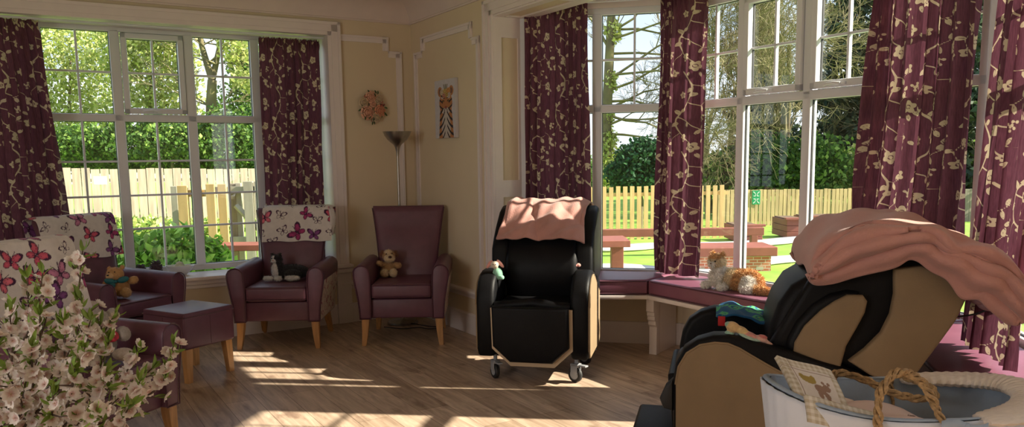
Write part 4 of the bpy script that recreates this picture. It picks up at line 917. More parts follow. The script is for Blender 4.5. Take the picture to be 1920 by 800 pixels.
bead(g, 'eye', (-.055, -.072, .215), .005); bead(g, 'eye', (-.005, -.075, .215), .005)
# --- ginger cat on the window seat
OR = (.64, .36, .15); CR = (.76, .62, .42); WC = (.84, .80, .74)
pc = onz(1352, 541, .572)
c = plush('plush_cat', 'fluffy ginger and white plush cat lying on the sunny window seat', seated(pc.x - .02, pc.y + .02, .575, -48),
    [((.17, .03, .065), (.15, .070, .066), (0, 0, 0), OR), ((.10, .02, .07), (.09, .06, .062), (0, 0, 0), CR), ((.02, -.01, .085), (.055, .05, .07), (0, 0, 0), WC), ((.0, -.03, .075), (.035, .035, .06), (0, 0, 0), WC), ((.0, -.01, .178), (.054, .048, .044), (0, 0, 0), CR), ((-.0, -.03, .205), (.035, .024, .020), (0, 0, 0), OR), ((-.005, -.055, .165), (.024, .018, .016), (0, 0, 0), WC),
     ((-.036, -.002, .222), (.014, .010, .022), (0, -14, 0), OR), ((.036, -.002, .222), (.014, .010, .022), (0, 14, 0), OR), ((-.055, -.045, .022), (.026, .040, .022), (0, 0, 0), WC), ((.075, -.055, .022), (.026, .040, .022), (0, 0, 0), WC),
     ((.25, -.045, .030), (.045, .036, .030), (0, 0, 0), WC), ((.24, -.01, .055), (.055, .045, .050), (0, 0, 0), WC), ((.34, -.03, .026), (.07, .028, .025), (0, 0, 0), OR), ((.42, -.02, .022), (.065, .024, .021), (0, 0, 12), OR), ((.20, .03, .115), (.08, .035, .02), (0, 0, 0), OR)], fur=.019, nfur=14000, vox=.005, seed=6)
bead(c, 'nose', (-.005, -.074, .170), (.006, .004, .005), 'rednose'); bead(c, 'eye', (-.024, -.055, .185), .0065); bead(c, 'eye', (.016, -.056, .185), .0065)
# --- rabbit comforters on the recliner arms
PK = (.66, .30, .26); MG = (.26, .52, .38); CRM = (.66, .55, .44)
pa = mw1 @ Vector((.30, .72, .70))
pa = at(931, 508, 5.15)
r_ = plush('plush_rabbit', 'small pale green and pink rabbit on the arm of the upright recliner', seated(pa.x, pa.y, .655, -5),
    [((.008, 0, .045), (.034, .03, .042), (0, -8, 0), MG), ((-.010, -.008, .105), (.026, .024, .025), (0, 0, 0), CRM), ((-.046, 0, .108), (.013, .008, .034), (0, 35, 0), PK), ((.026, 0, .112), (.012, .008, .036), (0, -40, 0), PK), ((.035, -.012, .022), (.018, .018, .016), (0, 0, 0), MG), ((-.02, -.02, .018), (.018, .018, .016), (0, 0, 0), CRM)], fur=.003, nfur=1500, vox=.0035, seed=7)
bead(r_, 'eye', (-.018, -.030, .110), .003); bead(r_, 'eye', (-.002, -.031, .110), .003)
pa = at(1076, 500, 5.25)
plush('plush_rabbit', 'small pink soft toy lying on the right arm of the upright recliner', seated(pa.x, pa.y, pa.z - .01, -10),
    [((0, 0, .02), (.035, .022, .016), (0, 0, 0), PK), ((-.04, -.01, .008), (.022, .02, .014), (0, 0, 0), (.5, .12, .14)), ((-.052, -.02, -.03), (.010, .010, .03), (0, 0, 0), (.5, .08, .12)), ((.03, .0, .022), (.018, .016, .014), (0, 0, 0), PK)], fur=.003, nfur=800, vox=.0035, seed=8)
s0, z0 = RP.sz(1260 + 215 / 2, 400 + 448 / 2, .06)
rt = plush('plush_rabbit', 'striped pastel comforter toy lying along the near arm of the reclined chair', RP.mat() ,
    [((*[(lambda q: (q[0], .06, q[1]))(RP.sz(1260 + x / 2, 400 + y / 2, .06))][0],), r, (0, rt_, 0), c_) for x, y, r, rt_, c_ in ((228, 425, (.030, .026, .022), 20, (.62, .42, .20)), (210, 415, (.014, .016, .012), 0, (.24, .42, .33)), (215, 450, (.020, .020, .012), 10, (.30, .5, .4)), (262, 440, (.032, .024, .018), 28, (.62, .45, .22)), (295, 458, (.036, .028, .014), 25, (.60, .26, .22)), (330, 470, (.036, .022, .012), 18, (.62, .36, .30)), (340, 462, (.020, .014, .009), 10, (.50, .15, .14)), (362, 488, (.022, .014, .010), 30, (.60, .34, .26)), (290, 462, (.05, .045, .008), 18, (.36, .52, .42)))], fur=.002, nfur=900, vox=.004, seed=9)
# ================================================================ wreath, picture, sill ornaments
wr = thing('flower_wreath', 'round wreath of peach and cream roses hanging on the cream wall', 'wreath', W1.mat(-.405, -.02, 1.915) @ Matrix.Diagonal((.86, .86, .9, 1)))
b = MB()
b.tube([(.10 * math.cos(a), 0, .105 * math.sin(a)) for a in np.linspace(0, 2 * PI, 30)[:-1]], .013, 8, closed=True); b.build('twig_ring', mat('twig', (.10, .055, .025), .9, var=.3), wr)
def rose(b, c, r, n=3):
    b.ell(c, (r * .45, r * .4, r * .45), sub=2)
    for ring in range(n):
        k = 5 + ring; rr = r * (.35 + .25 * ring)
        for i in range(k):
            a = 2 * PI * i / k + ring * .5; ca, sa = math.cos(a), math.sin(a)
            def pet(u, v):
                w_ = (u - .5) * 1.25; ang = a + w_ * (.9 - .15 * ring); hr = rr * (.75 + .35 * v * (1 + .2 * ring)); return Vector((c[0] + hr * math.cos(ang), c[1] - r * (.42 - .22 * ring) - r * .18 * math.sin(PI * v), c[2] + hr * math.sin(ang)))
            b.grid(pet, 6, 5)
cols = {'peach': (.74, .40, .27), 'cream': (.76, .66, .50), 'deep': (.70, .31, .18)}
for nm, x, z, r, cl in (('rose', -.065, -.055, .062, 'peach'), ('rose', .075, -.035, .052, 'deep'), ('rose', -.02, .10, .052, 'peach'), ('rose', -.10, .045, .044, 'cream'), ('rose', .035, -.10, .040, 'cream'), ('rose', .065, .075, .042, 'cream'), ('rose', .0, .035, .03, 'peach')):
    b = MB(); rose(b, (x, -.03, z), r * 1.12)
    if cl not in M: M[cl] = mat(cl + '_petal', cols[cl], .8, var=.12, vscale=50)
    b.build('rose', cl, wr)
M['leafd'] = mat('wreath_leaf', (.06, .10, .035), .7, var=.3)
b = MB(); rs = random.Random(5)
for i in range(20):
    a = rs.uniform(0, 2 * PI); r0 = rs.uniform(.09, .14); p = Vector((r0 * math.cos(a), -.02 - rs.uniform(0, .02), r0 * math.sin(a))); d = a + rs.uniform(-.8, .8)
    b.grid(lambda u, v: p + Vector((math.cos(d) * .04 * u - math.sin(d) * (v - .5) * .018 * math.sin(PI * min(1, u * .95 + .03)), -.008 * math.sin(PI * u), math.sin(d) * .04 * u + math.cos(d) * (v - .5) * .018 * math.sin(PI * min(1, u * .95 + .03)))), 6, 3)
o = b.build('leaf_sprays', 'leafd', wr); o['kind'] = 'stuff'
b = MB()
for i in range(30):
    a = rs.choice((2.3, .35, -1.9)) + rs.uniform(-.35, .35); r0 = rs.uniform(.08, .14); b.ell((r0 * math.cos(a), -.035, r0 * math.sin(a)), .0065, sub=1)
o = b.build('berries', mat('red_berry', (.36, .03, .04), .4), wr); o['kind'] = 'stuff'

def tiger(x, z):
    """pigment on the canvas; x, z in 0..1 across and up"""
    C = np.empty(x.shape + (3,)); C[:] = (.60, .57, .60)
    cx = .55; X = (x - cx) / 1.5; d = np.abs(X)
    body = (z < .44) & (d < .20 + .10 * (.44 - z)); head = np.hypot(X / .215, (z - .60) / .20) < 1; ear = np.hypot((d - .185) / .075, (z - .80) / .085) < 1; neck = (z < .52) & (d < .19) & (z > .3)
    org = np.array((.46, .20, .08)); dk = np.array((.035, .025, .03)); wh = np.array((.56, .50, .46))
    fig = body | head | ear | neck; C[fig] = org
    C[(body | neck) & (d < .11 + .04 * np.sin(9 * z))] = wh; C[head & ((z < .52) & (d < .13))] = wh; C[head & (np.hypot((d - .10) / .05, (z - .70) / .03) < 1)] = wh
    st = np.sin(52 * (z + .9 * d) + 2.5 * np.sin(13 * d)) > .35; C[(body | neck) & st & (d > .035)] = dk
    st2 = np.sin(60 * (z - .55 * d)) > .55; C[head & st2 & (d > .10)] = dk; C[head & (z > .68) & (np.sin(95 * z) > .4) & (d < .09) & (d > .02)] = dk
    C[np.hypot((d - .085) / .035, (z - .635) / .018) < 1] = dk; C[np.hypot((d - .085) / .012, (z - .635) / .010) < 1] = (.4, .3, .05)
    C[np.hypot(X / .045, (z - .525) / .022) < 1] = (.30, .08, .06); C[(np.abs(d - .02 - (.51 - z) * .8) < .010) & (z < .51) & (z > .47)] = dk
    C[np.hypot((d - .185) / .04, (z - .80) / .05) < 1] = (.20, .10, .08)
    for px, pz, r, c in ((-.12, .79, .065, (.62, .50, .36)), (-.02, .80, .06, (.60, .42, .14)), (.09, .80, .07, (.64, .30, .10)), (-.06, .73, .05, (.55, .25, .18)), (.04, .74, .05, (.5, .35, .1)), (.12, .74, .04, (.6, .5, .45))):
        q = np.hypot(X - px, (z - pz) * 1.25); C[(q < r)] = c; C[(np.abs(q - r * .55) < .008)] = np.array(c) * .6
    for px in (-.04, 0, .04): C[(np.abs(X - px - .3 * (z - .86) * np.sign(px)) < .012) & (z > .84) & (z < .92)] = (.12, .13, .04)
    return C
pt = thing('canvas_picture', 'tall white canvas print of a tiger wearing a flower crown', 'picture', W2.mat(.535, -.034, 1.626))
PW, PH = .375, .485
b = MB(); b.box((0, .001, 0), (PW, .032, PH), .003); b.build('canvas_block', mat('canvas_white', (.60, .57, .59), .8), pt)
nx, nz_ = 130, 170; U, V = np.meshgrid(np.linspace(0, 1, nx), np.linspace(0, 1, nz_), indexing='ij'); C = tiger(U, V)
o = raw('printed_face', np.stack([.001 + U * (PW - .002), 0 * U, .001 + V * (PH - .002)], -1).reshape(-1, 3), gridF(nx, nz_), 'pig', pt, colr=C.reshape(-1, 3))
# sill ornaments of the left window
def sill(s, n=.20): return W1.P(s, n, .53)
M['cone'] = mat('pine_cone', (.10, .06, .07), .8, var=.4, vscale=60)
for s, r, lb in ((-2.35, .043, 'small frosted pine cone on the left window sill, nearest the mullion'), (-2.235, .052, 'taller dark pine cone on the left window sill')):
    b = MB(); rs = random.Random(int(r * 1000)); H_ = r * 2.6
    b.ell((0, 0, H_ * .45), (r * .7, r * .7, H_ * .45))
    for i in range(60):
        k = i / 60; a = i * 2.4; rr = r * math.sin(PI * (.12 + .8 * k)) ** .6; p = Vector((rr * math.cos(a) * .8, rr * math.sin(a) * .8, H_ * (.04 + .92 * k)))
        b.ell(p, (r * .28, r * .28, r * .10), (20 * math.sin(a), -20 * math.cos(a), 0), sub=1)
    o = b.build('pine_cone', 'cone'); o.location = sill(s); tag(o, lb, 'pine cone')
b = MB(); b.lathe([(0, .0), (.05, .0), (.09, .02), (.115, .042), (.118, .045), (.110, .045), (.085, .026), (.05, .010), (0, .008)], 32, T=Matrix.Diagonal((1, .6, 1.75, 1)))
o = b.build('dish', 'upvc'); o.location = sill(-2.06, .17); tag(o, 'shallow white dish on the left window sill holding shells', 'dish')
M['shell'] = mat('pale_shell', (.62, .60, .42), .6, var=.15, vscale=50, bump=.5, bscale=60)
for i, (dx, r, h, lb) in enumerate(((-.055, .035, .022, 'flat pale shell at the left end of the dish'), (0, .040, .052, 'tall pale green shell in the middle of the dish'), (.06, .038, .020, 'flat pale shell at the right end of the dish'))):
    b = MB(); b.lathe([(0, 0), (r, .004), (r * .95, h * .35), (r * .6, h * .8), (0, h)], 18, T=Matrix.Diagonal((1, .6, 1, 1)))
    for v in b.bm.verts: a = math.atan2(v.co.y, v.co.x); v.co.x *= 1 + .06 * math.sin(9 * a); v.co.y *= 1 + .06 * math.sin(9 * a)
    o = b.build('shell', 'shell'); o.location = sill(-2.06, .17) + W1.u * dx + Vector((0, 0, .062)); tag(o, lb, 'shell')
# sill objects seen through: thin rail on the left sill

# ================================================================ woven basket
bk = thing('moses_basket', 'woven baby basket lined in pale blue, standing in the right foreground', 'baby basket', chair_m(1.165, 2.33, 2))
M['bluecloth'] = mat('pale_blue_lining', (.30, .37, .46), .85, var=.05, vscale=12, bump=.3, bscale=60, trans=.1)
M['whitecover'] = mat('pale_blue_cover', (.52, .56, .64), .85, var=.05, vscale=9, bump=.3, bscale=40)
M['quilt'] = mat('cream_quilted_cotton', (.62, .56, .50), .85, var=.06, vscale=26, bump=.8, bscale=24, stretch=(1, 4, 1))
M['raffia'] = mat('palm_raffia', (.30, .19, .085), .75, var=.35, vscale=90, bump=.6, bscale=150)
AA, BB = .400, .215
def rim(a): return .715 + .060 * max(0, -math.cos(a)) ** 2.2 + .02 * max(0, math.cos(a)) ** 2
def el(a, k=1.0, n=2.35):
    c, s = math.cos(a), math.sin(a); return Vector((AA * k * math.copysign(abs(c) ** (2 / n), c), BB * k * math.copysign(abs(s) ** (2 / n), s), 0))
def wall_fn(k0, k1, z0, dz=0, wob=.0, f=40):
    def fn(u, v):
        a = 2 * PI * u; k = k0 + (k1 - k0) * v + wob * math.sin(f * a) * v; p = el(a, k); p.z = z0 + (rim(a) + dz - z0) * v; return p
    return fn
b = MB(); b.grid(wall_fn(.88, .985, .47, -.01), 96, 26, cu=True)
t = bmesh.new(); t.faces.new([t.verts.new(el(2 * PI * i / 96, .88) + Vector((0, 0, .47))) for i in range(96)]); b._add(t); b.build('woven_body', 'raffia', bk)
b = MB(); b.grid(wall_fn(.955, 1.02, .56, -.002, .004, 34), 240, 14, cu=True); o = b.build('outer_cover', 'whitecover', bk); add_thick(o, .004)
b = MB(); b.grid(wall_fn(.83, .955, .52, .0, .006, 28), 240, 18, cu=True); o = b.build('lining', 'bluecloth', bk)
# puffy rim: cream over the right (head) end, pale blue on the left
def rimroll(a0, a1, rr, m, nm, dz=.0, wide=1):
    b = MB(); n = 70
    def fn(u, v):
        a = a0 + (a1 - a0) * u; p = el(a, .985); nrm = Vector((p.x / AA ** 2, p.y / BB ** 2, 0)).normalized(); q = 2 * PI * v; e = math.sin(PI * min(1, max(0, u))) ** .18
        w_ = 1 + .06 * math.sin(70 * a); return p + nrm * math.cos(q) * rr * wide * e * w_ + Vector((0, 0, rim(a) + dz + math.sin(q) * rr * .55 * w_ * e))
    b.grid(fn, n * 2, 16, cv=True); return b.build(nm, m, bk)
rimroll(-1.32, 1.35, .040, 'quilt', 'hood_band', -.004, 1.75)
rimroll(1.30, 2 * PI - 1.30, .010, 'bluecloth', 'rim_binding', .002)
b = MB(); 
def matt(u, v):
    a = 2 * PI * u; p = el(a, .84 * v); p.z = .575 + .02 * math.sin(PI * (1 - v) / 2) ; return p
b.grid(matt, 64, 12, cu=True); b.build('mattress', 'quilt', bk)
# bedding: creased pink-white sheet, folded quilt at the foot end, gingham border and applique bear
M['sheet'] = mat('blush_sheet', (.60, .48, .45), .9, var=.05, vscale=8, bump=.35, bscale=30)
def sheet(u, v):
    x = -.24 + .46 * u; y = -.15 + .30 * v; z = .635 + .035 * math.sin(3.1 * u + 1) + .014 * math.sin(9 * u + 5 * v) + .010 * math.sin(17 * v + 4 * u) - .04 * (2 * abs(v - .5)) ** 3 - .05 * max(0, u - .6)
    return Vector((x, y, z))
b = MB(); b.grid(sheet, 60, 34); o = b.build('sheet', 'sheet', bk); add_thick(o, .006)
def ging(U, V, s=.009):
    C = np.empty(U.shape + (3,)); a = (np.mod(U, 2 * s) < s).astype(float) + (np.mod(V, 2 * s) < s); C[:] = (.60, .56, .48); C -= a[..., None] * np.array((.10, .11, .12)); return C
def quilt_patch(name, P0, du, dv, w_, h_, bend, pattern, n=70):
    U, V = np.meshgrid(np.linspace(0, w_, n), np.linspace(0, h_, n), indexing='ij'); du = np.array(du, float); dv = np.array(dv, float); du /= np.linalg.norm(du); dv /= np.linalg.norm(dv); nn = np.cross(du, dv)
    P = np.array(P0)[None, None] + U[..., None] * du + V[..., None] * dv + nn * (bend * np.sin(PI * U / w_) * np.sin(PI * V / h_) + .004 * np.sin(30 * U + 22 * V))[..., None]
    o = raw(name, P.reshape(-1, 3), gridF(n, n), 'pig', bk, colr=pattern(U, V).reshape(-1, 3)); add_thick(o, .014, 0); return o
def bearpat(U, V):
    C = np.empty(U.shape + (3,)); C[:] = (.60, .55, .50); g = ging(U, V); w_, h_ = U.max(), V.max(); bd = (U < .028) | (U > w_ - .022) | (V < .02) | (V > h_ - .028); C[bd] = g[bd]
    ln = (np.abs(U - .035) < .0012) | (np.abs(V - h_ + .036) < .0012); C[ln] = (.22, .15, .10)
    def E(cx, cy, rx, ry): return np.hypot((U - cx * w_) / rx, (V - cy * h_) / ry) < 1
    C[E(.40, .56, .026, .014) | E(.30, .60, .010, .013) | E(.50, .62, .008, .010)] = (.30, .22, .05)
    C[E(.56, .40, .020, .017) | E(.70, .46, .013, .013) | E(.52, .26, .010, .012) | E(.66, .28, .010, .014) | E(.76, .56, .005, .006) | E(.66, .57, .005, .006)] = (.26, .16, .11); return C
quilt_patch('folded_quilt', (-.355, -.10, .745), (1, .12, -.33), (-.10, .75, .62), .185, .16, .008, bearpat)
quilt_patch('gingham_corner', (-.345, -.165, .705), (1, .06, -.30), (-.02, .35, .72), .23, .075, .010, lambda U, V: ging(U, V))
quilt_patch('quilt_back', (-.21, .0, .64), (1, .05, -.25), (-.35, .8, .45), .19, .15, .012, lambda U, V: np.tile(np.array((.58, .48, .42)), U.shape + (1,)))
b = MB(); b.tube([sheet(.60 + .014 * i, .52 + .05 * math.sin(i * .9)) + Vector((0, 0, .006)) for i in range(9)], .0012, 5); b.ell(sheet(.58, .40) + Vector((0, 0, .006)), (.012, .007, .002), sub=2); b.ell(sheet(.35, .45) + Vector((0, 0, .006)), (.005, .004, .002), sub=2); b.build('stitched_motif', 'rednose', bk)
# two plaited carrying handles
def handle(y, pts, nm='handle'):
    P = catmull(pts, 70); b = MB()
    for off, ph in ((-.011, 0), (0, 2.1), (.011, 4.2)):
        Q = []
        for i, p in enumerate(P):
            d = P[min(i + 1, 69)] - P[max(i - 1, 0)]; d = d / np.linalg.norm(d); s = np.cross(d, (0, 1, 0)) if abs(d[1]) < .9 else np.array((1, 0, 0)); s = s / np.linalg.norm(s); a = i * .75 + ph
            Q.append(tuple(p + np.array((0, 1, 0)) * (off * .4 + .005 * math.sin(a)) * 1.0 + s * (.0080 * math.cos(a))))
        b.tube(Q, .0060, 6)
    return b.build(nm, 'raffia', bk)
handle(0, [(-.165, -.226, .60), (-.172, -.220, .70), (-.158, -.195, .79), (-.105, -.172, .842), (-.045, -.172, .828), (-.008, -.19, .77), (.012, -.222, .69), (.014, -.228, .60)])
handle(1, [(-.105, .195, .60), (-.11, .20, .70), (-.10, .195, .742), (-.04, .13, .735), (.02, .06, .71), (.08, .02, .705), (.125, .02, .715), (.125, .06, .735), (.09, .12, .742), (.07, .17, .735), (.08, .20, .69), (.08, .195, .60)])
# tied ribbon on the near side
b = MB(); b.ell((.065, -.235, .705), (.012, .008, .010)); b.grid(lambda u, v: Vector((.065 - .07 * u, -.236 - .012 * math.sin(PI * u), .705 + .018 * (v - .5) * (1 + u) + .012 * math.sin(PI * u))), 12, 3); b.grid(lambda u, v: Vector((.065 + .06 * u, -.236 - .012 * math.sin(PI * u), .703 + .018 * (v - .5) * (1 + u) - .006 * u)), 12, 3); o = b.build('ribbon_bow', 'bluecloth', bk); add_thick(o, .002)
# wooden stand
st = thing('basket_stand', 'pale wooden folding stand carrying the baby basket', 'stand', chair_m(1.165, 2.33, 2))
for sx in (-1, 1):
    b = MB(); b.box((sx * .26 - .016, -.20, .448), (sx * .26 + .016, .20, .47), .004); b.build('cross_rail', 'wood', st)
    for sy in (-1, 1): b = MB(); b.tube([(sx * .26, sy * .19, .448), (sx * .27, -sy * .20, .0)], .014, 8); b.build('leg', 'wood', st)

# ================================================================ blossom arrangement, left foreground
M['bark'] = mat('blossom_twig', (.075, .045, .03), .8, var=.3, vscale=40, bump=.5, bscale=80)
M['petal'] = mat('silk_petal', (.70, .56, .49), .75, attr='pig', trans=.22)
M['leaf'] = mat('silk_leaf', (.12, .20, .03), .55, attr='pig', trans=.18)
va = Vector((-1.16, 1.80, 0))
tb = thing('side_table', 'small wooden side table under the blossom vase', 'table', va)
b = MB(); b.lathe([(0, .40), (.21, .40), (.215, .41), (.21, .425), (0, .425)], 40); b.build('table_top', 'wood', tb)
for i in range(3): b = MB(); a = 2 * PI * i / 3; b.tube([(.06 * math.cos(a), .06 * math.sin(a), .40), (.17 * math.cos(a), .17 * math.sin(a), 0)], [.018, .012], 8); b.build('leg', 'wood', tb)
ar = thing('blossom_arrangement', 'tall arrangement of white blossom branches filling the lower left foreground', 'flower arrangement', va)
b = MB(); b.lathe([(0, .427), (.055, .427), (.075, .46), (.082, .52), (.065, .60), (.045, .64), (.052, .665), (.046, .665), (.038, .64), (.055, .60), (.07, .52), (.06, .45), (0, .44)], 36); b.build('vase', 'whitecover', ar)
rs = random.Random(11)
tips = [(18, 575, 1.75), (52, 520, 1.85), (80, 512, 1.8), (118, 600, 1.7), (155, 470, 1.9), (150, 560, 1.85), (170, 600, 1.75), (205, 640, 1.8), (325, 648, 1.8), (262, 715, 1.75), (285, 690, 1.85), (245, 760, 1.6), (200, 700, 1.6), (140, 690, 1.55), (60, 650, 1.55), (10, 690, 1.5), (100, 740, 1.5), (175, 770, 1.5), (-40, 600, 1.8), (30, 600, 1.9), (-20, 640, 1.6), (215, 590, 1.95), (105, 660, 1.9), (260, 660, 1.9), (160, 650, 1.55), (75, 590, 1.6)]
flowers = []; leaves = []
def off_(s): return Vector((rs.uniform(-s, s), rs.uniform(-s, s), rs.uniform(-s, s)))
for x, y, Y in tips:
    e = at(x, y, Y) - va; s = Vector((rs.uniform(-.03, .03), rs.uniform(-.03, .03), .58)); mid = s.lerp(e, .5) + Vector((-.05, 0, .02)) + off_(.03); hi = s.lerp(e, .8) + off_(.02)
    P = [Vector(q) for q in catmull([tuple(s), tuple(mid), tuple(hi), tuple(e)], 26)]; b = MB(); b.tube([tuple(q) for q in P], [.0048 - .0034 * i / 25 for i in range(26)], 6)
    for i in range(7, 26):
        q = P[i]; d = (P[min(25, i + 1)] - P[i - 1]).normalized()
        if i % 3 == 0 and i < 24:
            t_ = (d + off_(.9)).normalized() * rs.uniform(.03, .07); b.tube([tuple(q), tuple(q + t_ * .5 + off_(.004)), tuple(q + t_)], [.0022, .0016, .001], 5); flowers.append((q + t_, (t_ + off_(.03)).normalized())); leaves.append((q + t_ * .5, t_.normalized()))
        if i < 25 and rs.random() < .95: flowers.append((q + off_(.010), (off_(1) + Vector((.1, -.9, .3))).normalized()))
        if rs.random() < .5 or i > 22: leaves.append((q, (d + off_(.7)).normalized()))
    leaves.append((e, (P[-1] - P[-3]).normalized())); b.build('branch', 'bark', ar)
def flower_mesh(seed):
    r = random.Random(seed); V = []; F = []; C = []
    for k in range(5):
        a = 2 * PI * k / 5 + r.uniform(-.12, .12); n = 5; base = len(V); ln = .0145 * r.uniform(.88, 1.12)
        for i in range(n):
            u = i / (n - 1)
            for j in range(n):
                v = (j / (n - 1) - .5) * 2; wd = .0085 * math.sin(PI * (.10 + .80 * u)) ** .7; rr = .0015 + ln * u - .002 * (abs(v) < .2) * (u > .9); tt = v * wd
                V.append((rr * math.cos(a) - tt * math.sin(a), rr * math.sin(a) + tt * math.cos(a), .005 * u ** 1.5 + .0018 * v * v + r.uniform(-.0005, .0005))); g = max(0, 1 - u * 2.6); C.append((.76 - .12 * g, .68 - .30 * g, .61 - .26 * g))
        for i in range(n - 1):
            for j in range(n - 1): q = base + i * n + j; F.append((q, q + n, q + n + 1, q + 1))
    for k in range(8):
        a = k * .785; base = len(V); c, s = math.cos(a), math.sin(a)
        for p in ((0, 0, .001), (.003 * c, .003 * s, .006), (.0034 * c - .0006 * s, .0034 * s + .0006 * c, .0064), (.0005 * -s, .0005 * c, .001)): V.append(p); C.append((.50, .30, .14))
        F.append((base, base + 1, base + 2, base + 3))
    me = raw('flower', V, F, 'petal', None, colr=C); m_ = me.data; bpy.data.objects.remove(me); return m_
fm = [flower_mesh(i) for i in range(4)]
# the flowers nearest the camera are parts, the rest of the bloom is one mass
cpos = Vector((0, 0, EYE)) - va
flowers.sort(key=lambda f: (f[0] - cpos).length)
def fmat(p, n, s): return Matrix.Translation(p) @ n.to_track_quat('Z', 'Y').to_matrix().to_4x4() @ Matrix.Rotation(rs.uniform(0, 6), 4, 'Z') @ Matrix.Diagonal((s, s, s, 1))
vis = [f for f in flowers if (f[0] + va).z > .80]; rest = [f for f in flowers if (f[0] + va).z <= .80] + vis[100:]; vis = vis[:100]
for p, n in vis:
    o = bpy.data.objects.new('flower', rs.choice(fm)); COL.objects.link(o); o.parent = ar; o.matrix_local = fmat(p, n, rs.uniform(.78, 1.12))
bm = bmesh.new()
for p, n in rest:
    me = rs.choice(fm).copy(); me.transform(fmat(p, n, rs.uniform(.78, 1.12))); bm.from_mesh(me); bpy.data.meshes.remove(me)
me = bpy.data.meshes.new('flowers'); bm.to_mesh(me); bm.free(); o = link('further_blossom', me, ar, None, True, 80); o['kind'] = 'stuff'
if not me.materials: me.materials.append(M['petal'])
V = []; F = []; C = []
for p, n in leaves:
    for rep in range(rs.choice((1, 2, 3))):
        d = (n + off_(.5)).normalized(); t_ = d.cross(off_(1)).normalized(); w_ = rs.uniform(.0035, .0055); ln = rs.uniform(.022, .04); base = len(V); up = d.cross(t_) * .004; c = rs.uniform(.7, 1.3)
        for k in range(5):
            u = k / 4; ww = w_ * math.sin(PI * (.06 + .9 * u)); q = p + d * ln * u + up * math.sin(PI * u)
            for sg in (-1, 0, 1): V.append(tuple(q + t_ * ww * sg - up * .35 * (sg == 0))); C.append((.17 * c, .26 * c, .035 * c))
        for k in range(4):
            for j in range(2): q = base + k * 3 + j; F.append((q, q + 3, q + 4, q + 1))
o = raw('leaves', V, F, 'leaf', ar, colr=C); o['kind'] = 'stuff'
# ================================================================ the garden
def gz(x, y):
    t = min(1, max(0, (y - 13) / 10)); t = t * t * (3 - 2 * t); k = min(1, max(0, (x + 2) / 3)); return -.12 - .36 * t * k
M['grass'] = mat('lawn_grass', (.16, .30, .025), .9, col2=(.27, .44, .05), vscale=3.0, detail=8, bump=.8, bscale=60)
M['soil'] = mat('garden_soil', (.14, .09, .05), .95, var=.3)
M['paving'] = mat('pale_concrete_path', (.58, .55, .52), .85, var=.06, vscale=3, bump=.3, bscale=60)
M['fence_old'] = mat('weathered_fence_board', (.37, .305, .235), .85, var=.22, vscale=3, stretch=(5, 5, .5), bump=.3, bscale=40)
M['fence_new'] = mat('golden_fence_board', (.60, .40, .17), .7, var=.14, vscale=3, stretch=(5, 5, .5), bump=.2, bscale=40)
M['fence_mid'] = mat('brown_golden_fence_board', (.46, .33, .17), .8, var=.25, vscale=2, stretch=(5, 5, .5))
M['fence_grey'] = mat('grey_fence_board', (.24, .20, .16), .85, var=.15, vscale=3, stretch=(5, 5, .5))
M['timber_pale'] = mat('pale_timber', (.42, .38, .30), .8, var=.12, vscale=4, stretch=(4, 4, .5))
M['redwood'] = mat('red_stained_timber', (.25, .078, .052), .6, var=.15, vscale=4, bump=.2, bscale=40)
M['foliage'] = mat('tree_foliage', (.5, .5, .5), .6, attr='pig', trans=.35, spec=.3)
M['trunk'] = mat('tree_bark', (.10, .075, .05), .9, col2=(.20, .18, .07), vscale=2.5, bump=.8, bscale=18)
M['twigs'] = mat('bare_twig_bark', (.23, .20, .10), .9, var=.3, vscale=4)
# ground sheet outside the room
def ground(u, v):
    x = -34 + 74 * u; y = 5.0 + 60 * v; return Vector((x, y, gz(x, y)))
def outside(name, fn, m, lab=None, cat=None, kind=None):
    b = MB(); b.grid(fn, 120, 100); return b.build(name, m, smooth=True, sharp=180)
nu, nv = 150, 130; U, V = np.meshgrid(np.linspace(-34, 44, nu), np.linspace(-12, 66, nv), indexing='ij')
Z = np.vectorize(gz)(U, V); P = np.stack([U, V, Z], -1).reshape(-1, 3); F = gridF(nu, nv)
c = P[F].mean(1); rel = c[:, :2] - np.array(CORNER); u1 = np.array(W1.u[:2]); u2 = np.array(W2.u[:2]); s = rel @ u1; t = rel @ u2
inside = (s < 3.0) & (s > -6.6) & (t > -.9) & (t < 9.9) & ~((s > 2.2))
lawn = raw('lawn', P, F[~inside], 'grass'); tag(lawn, 'mown green lawn beyond the bay windows', 'lawn', kind='stuff')
# soft grass tufts near the windows
rs = np.random.RandomState(3); n = 26000
gx = rs.uniform(.5, 15, n); gy = rs.uniform(7.5, 16, n); h = rs.uniform(.02, .05, n); a = rs.uniform(0, 6.28, n); gzv = np.array([gz(p, q) for p, q in zip(gx, gy)])
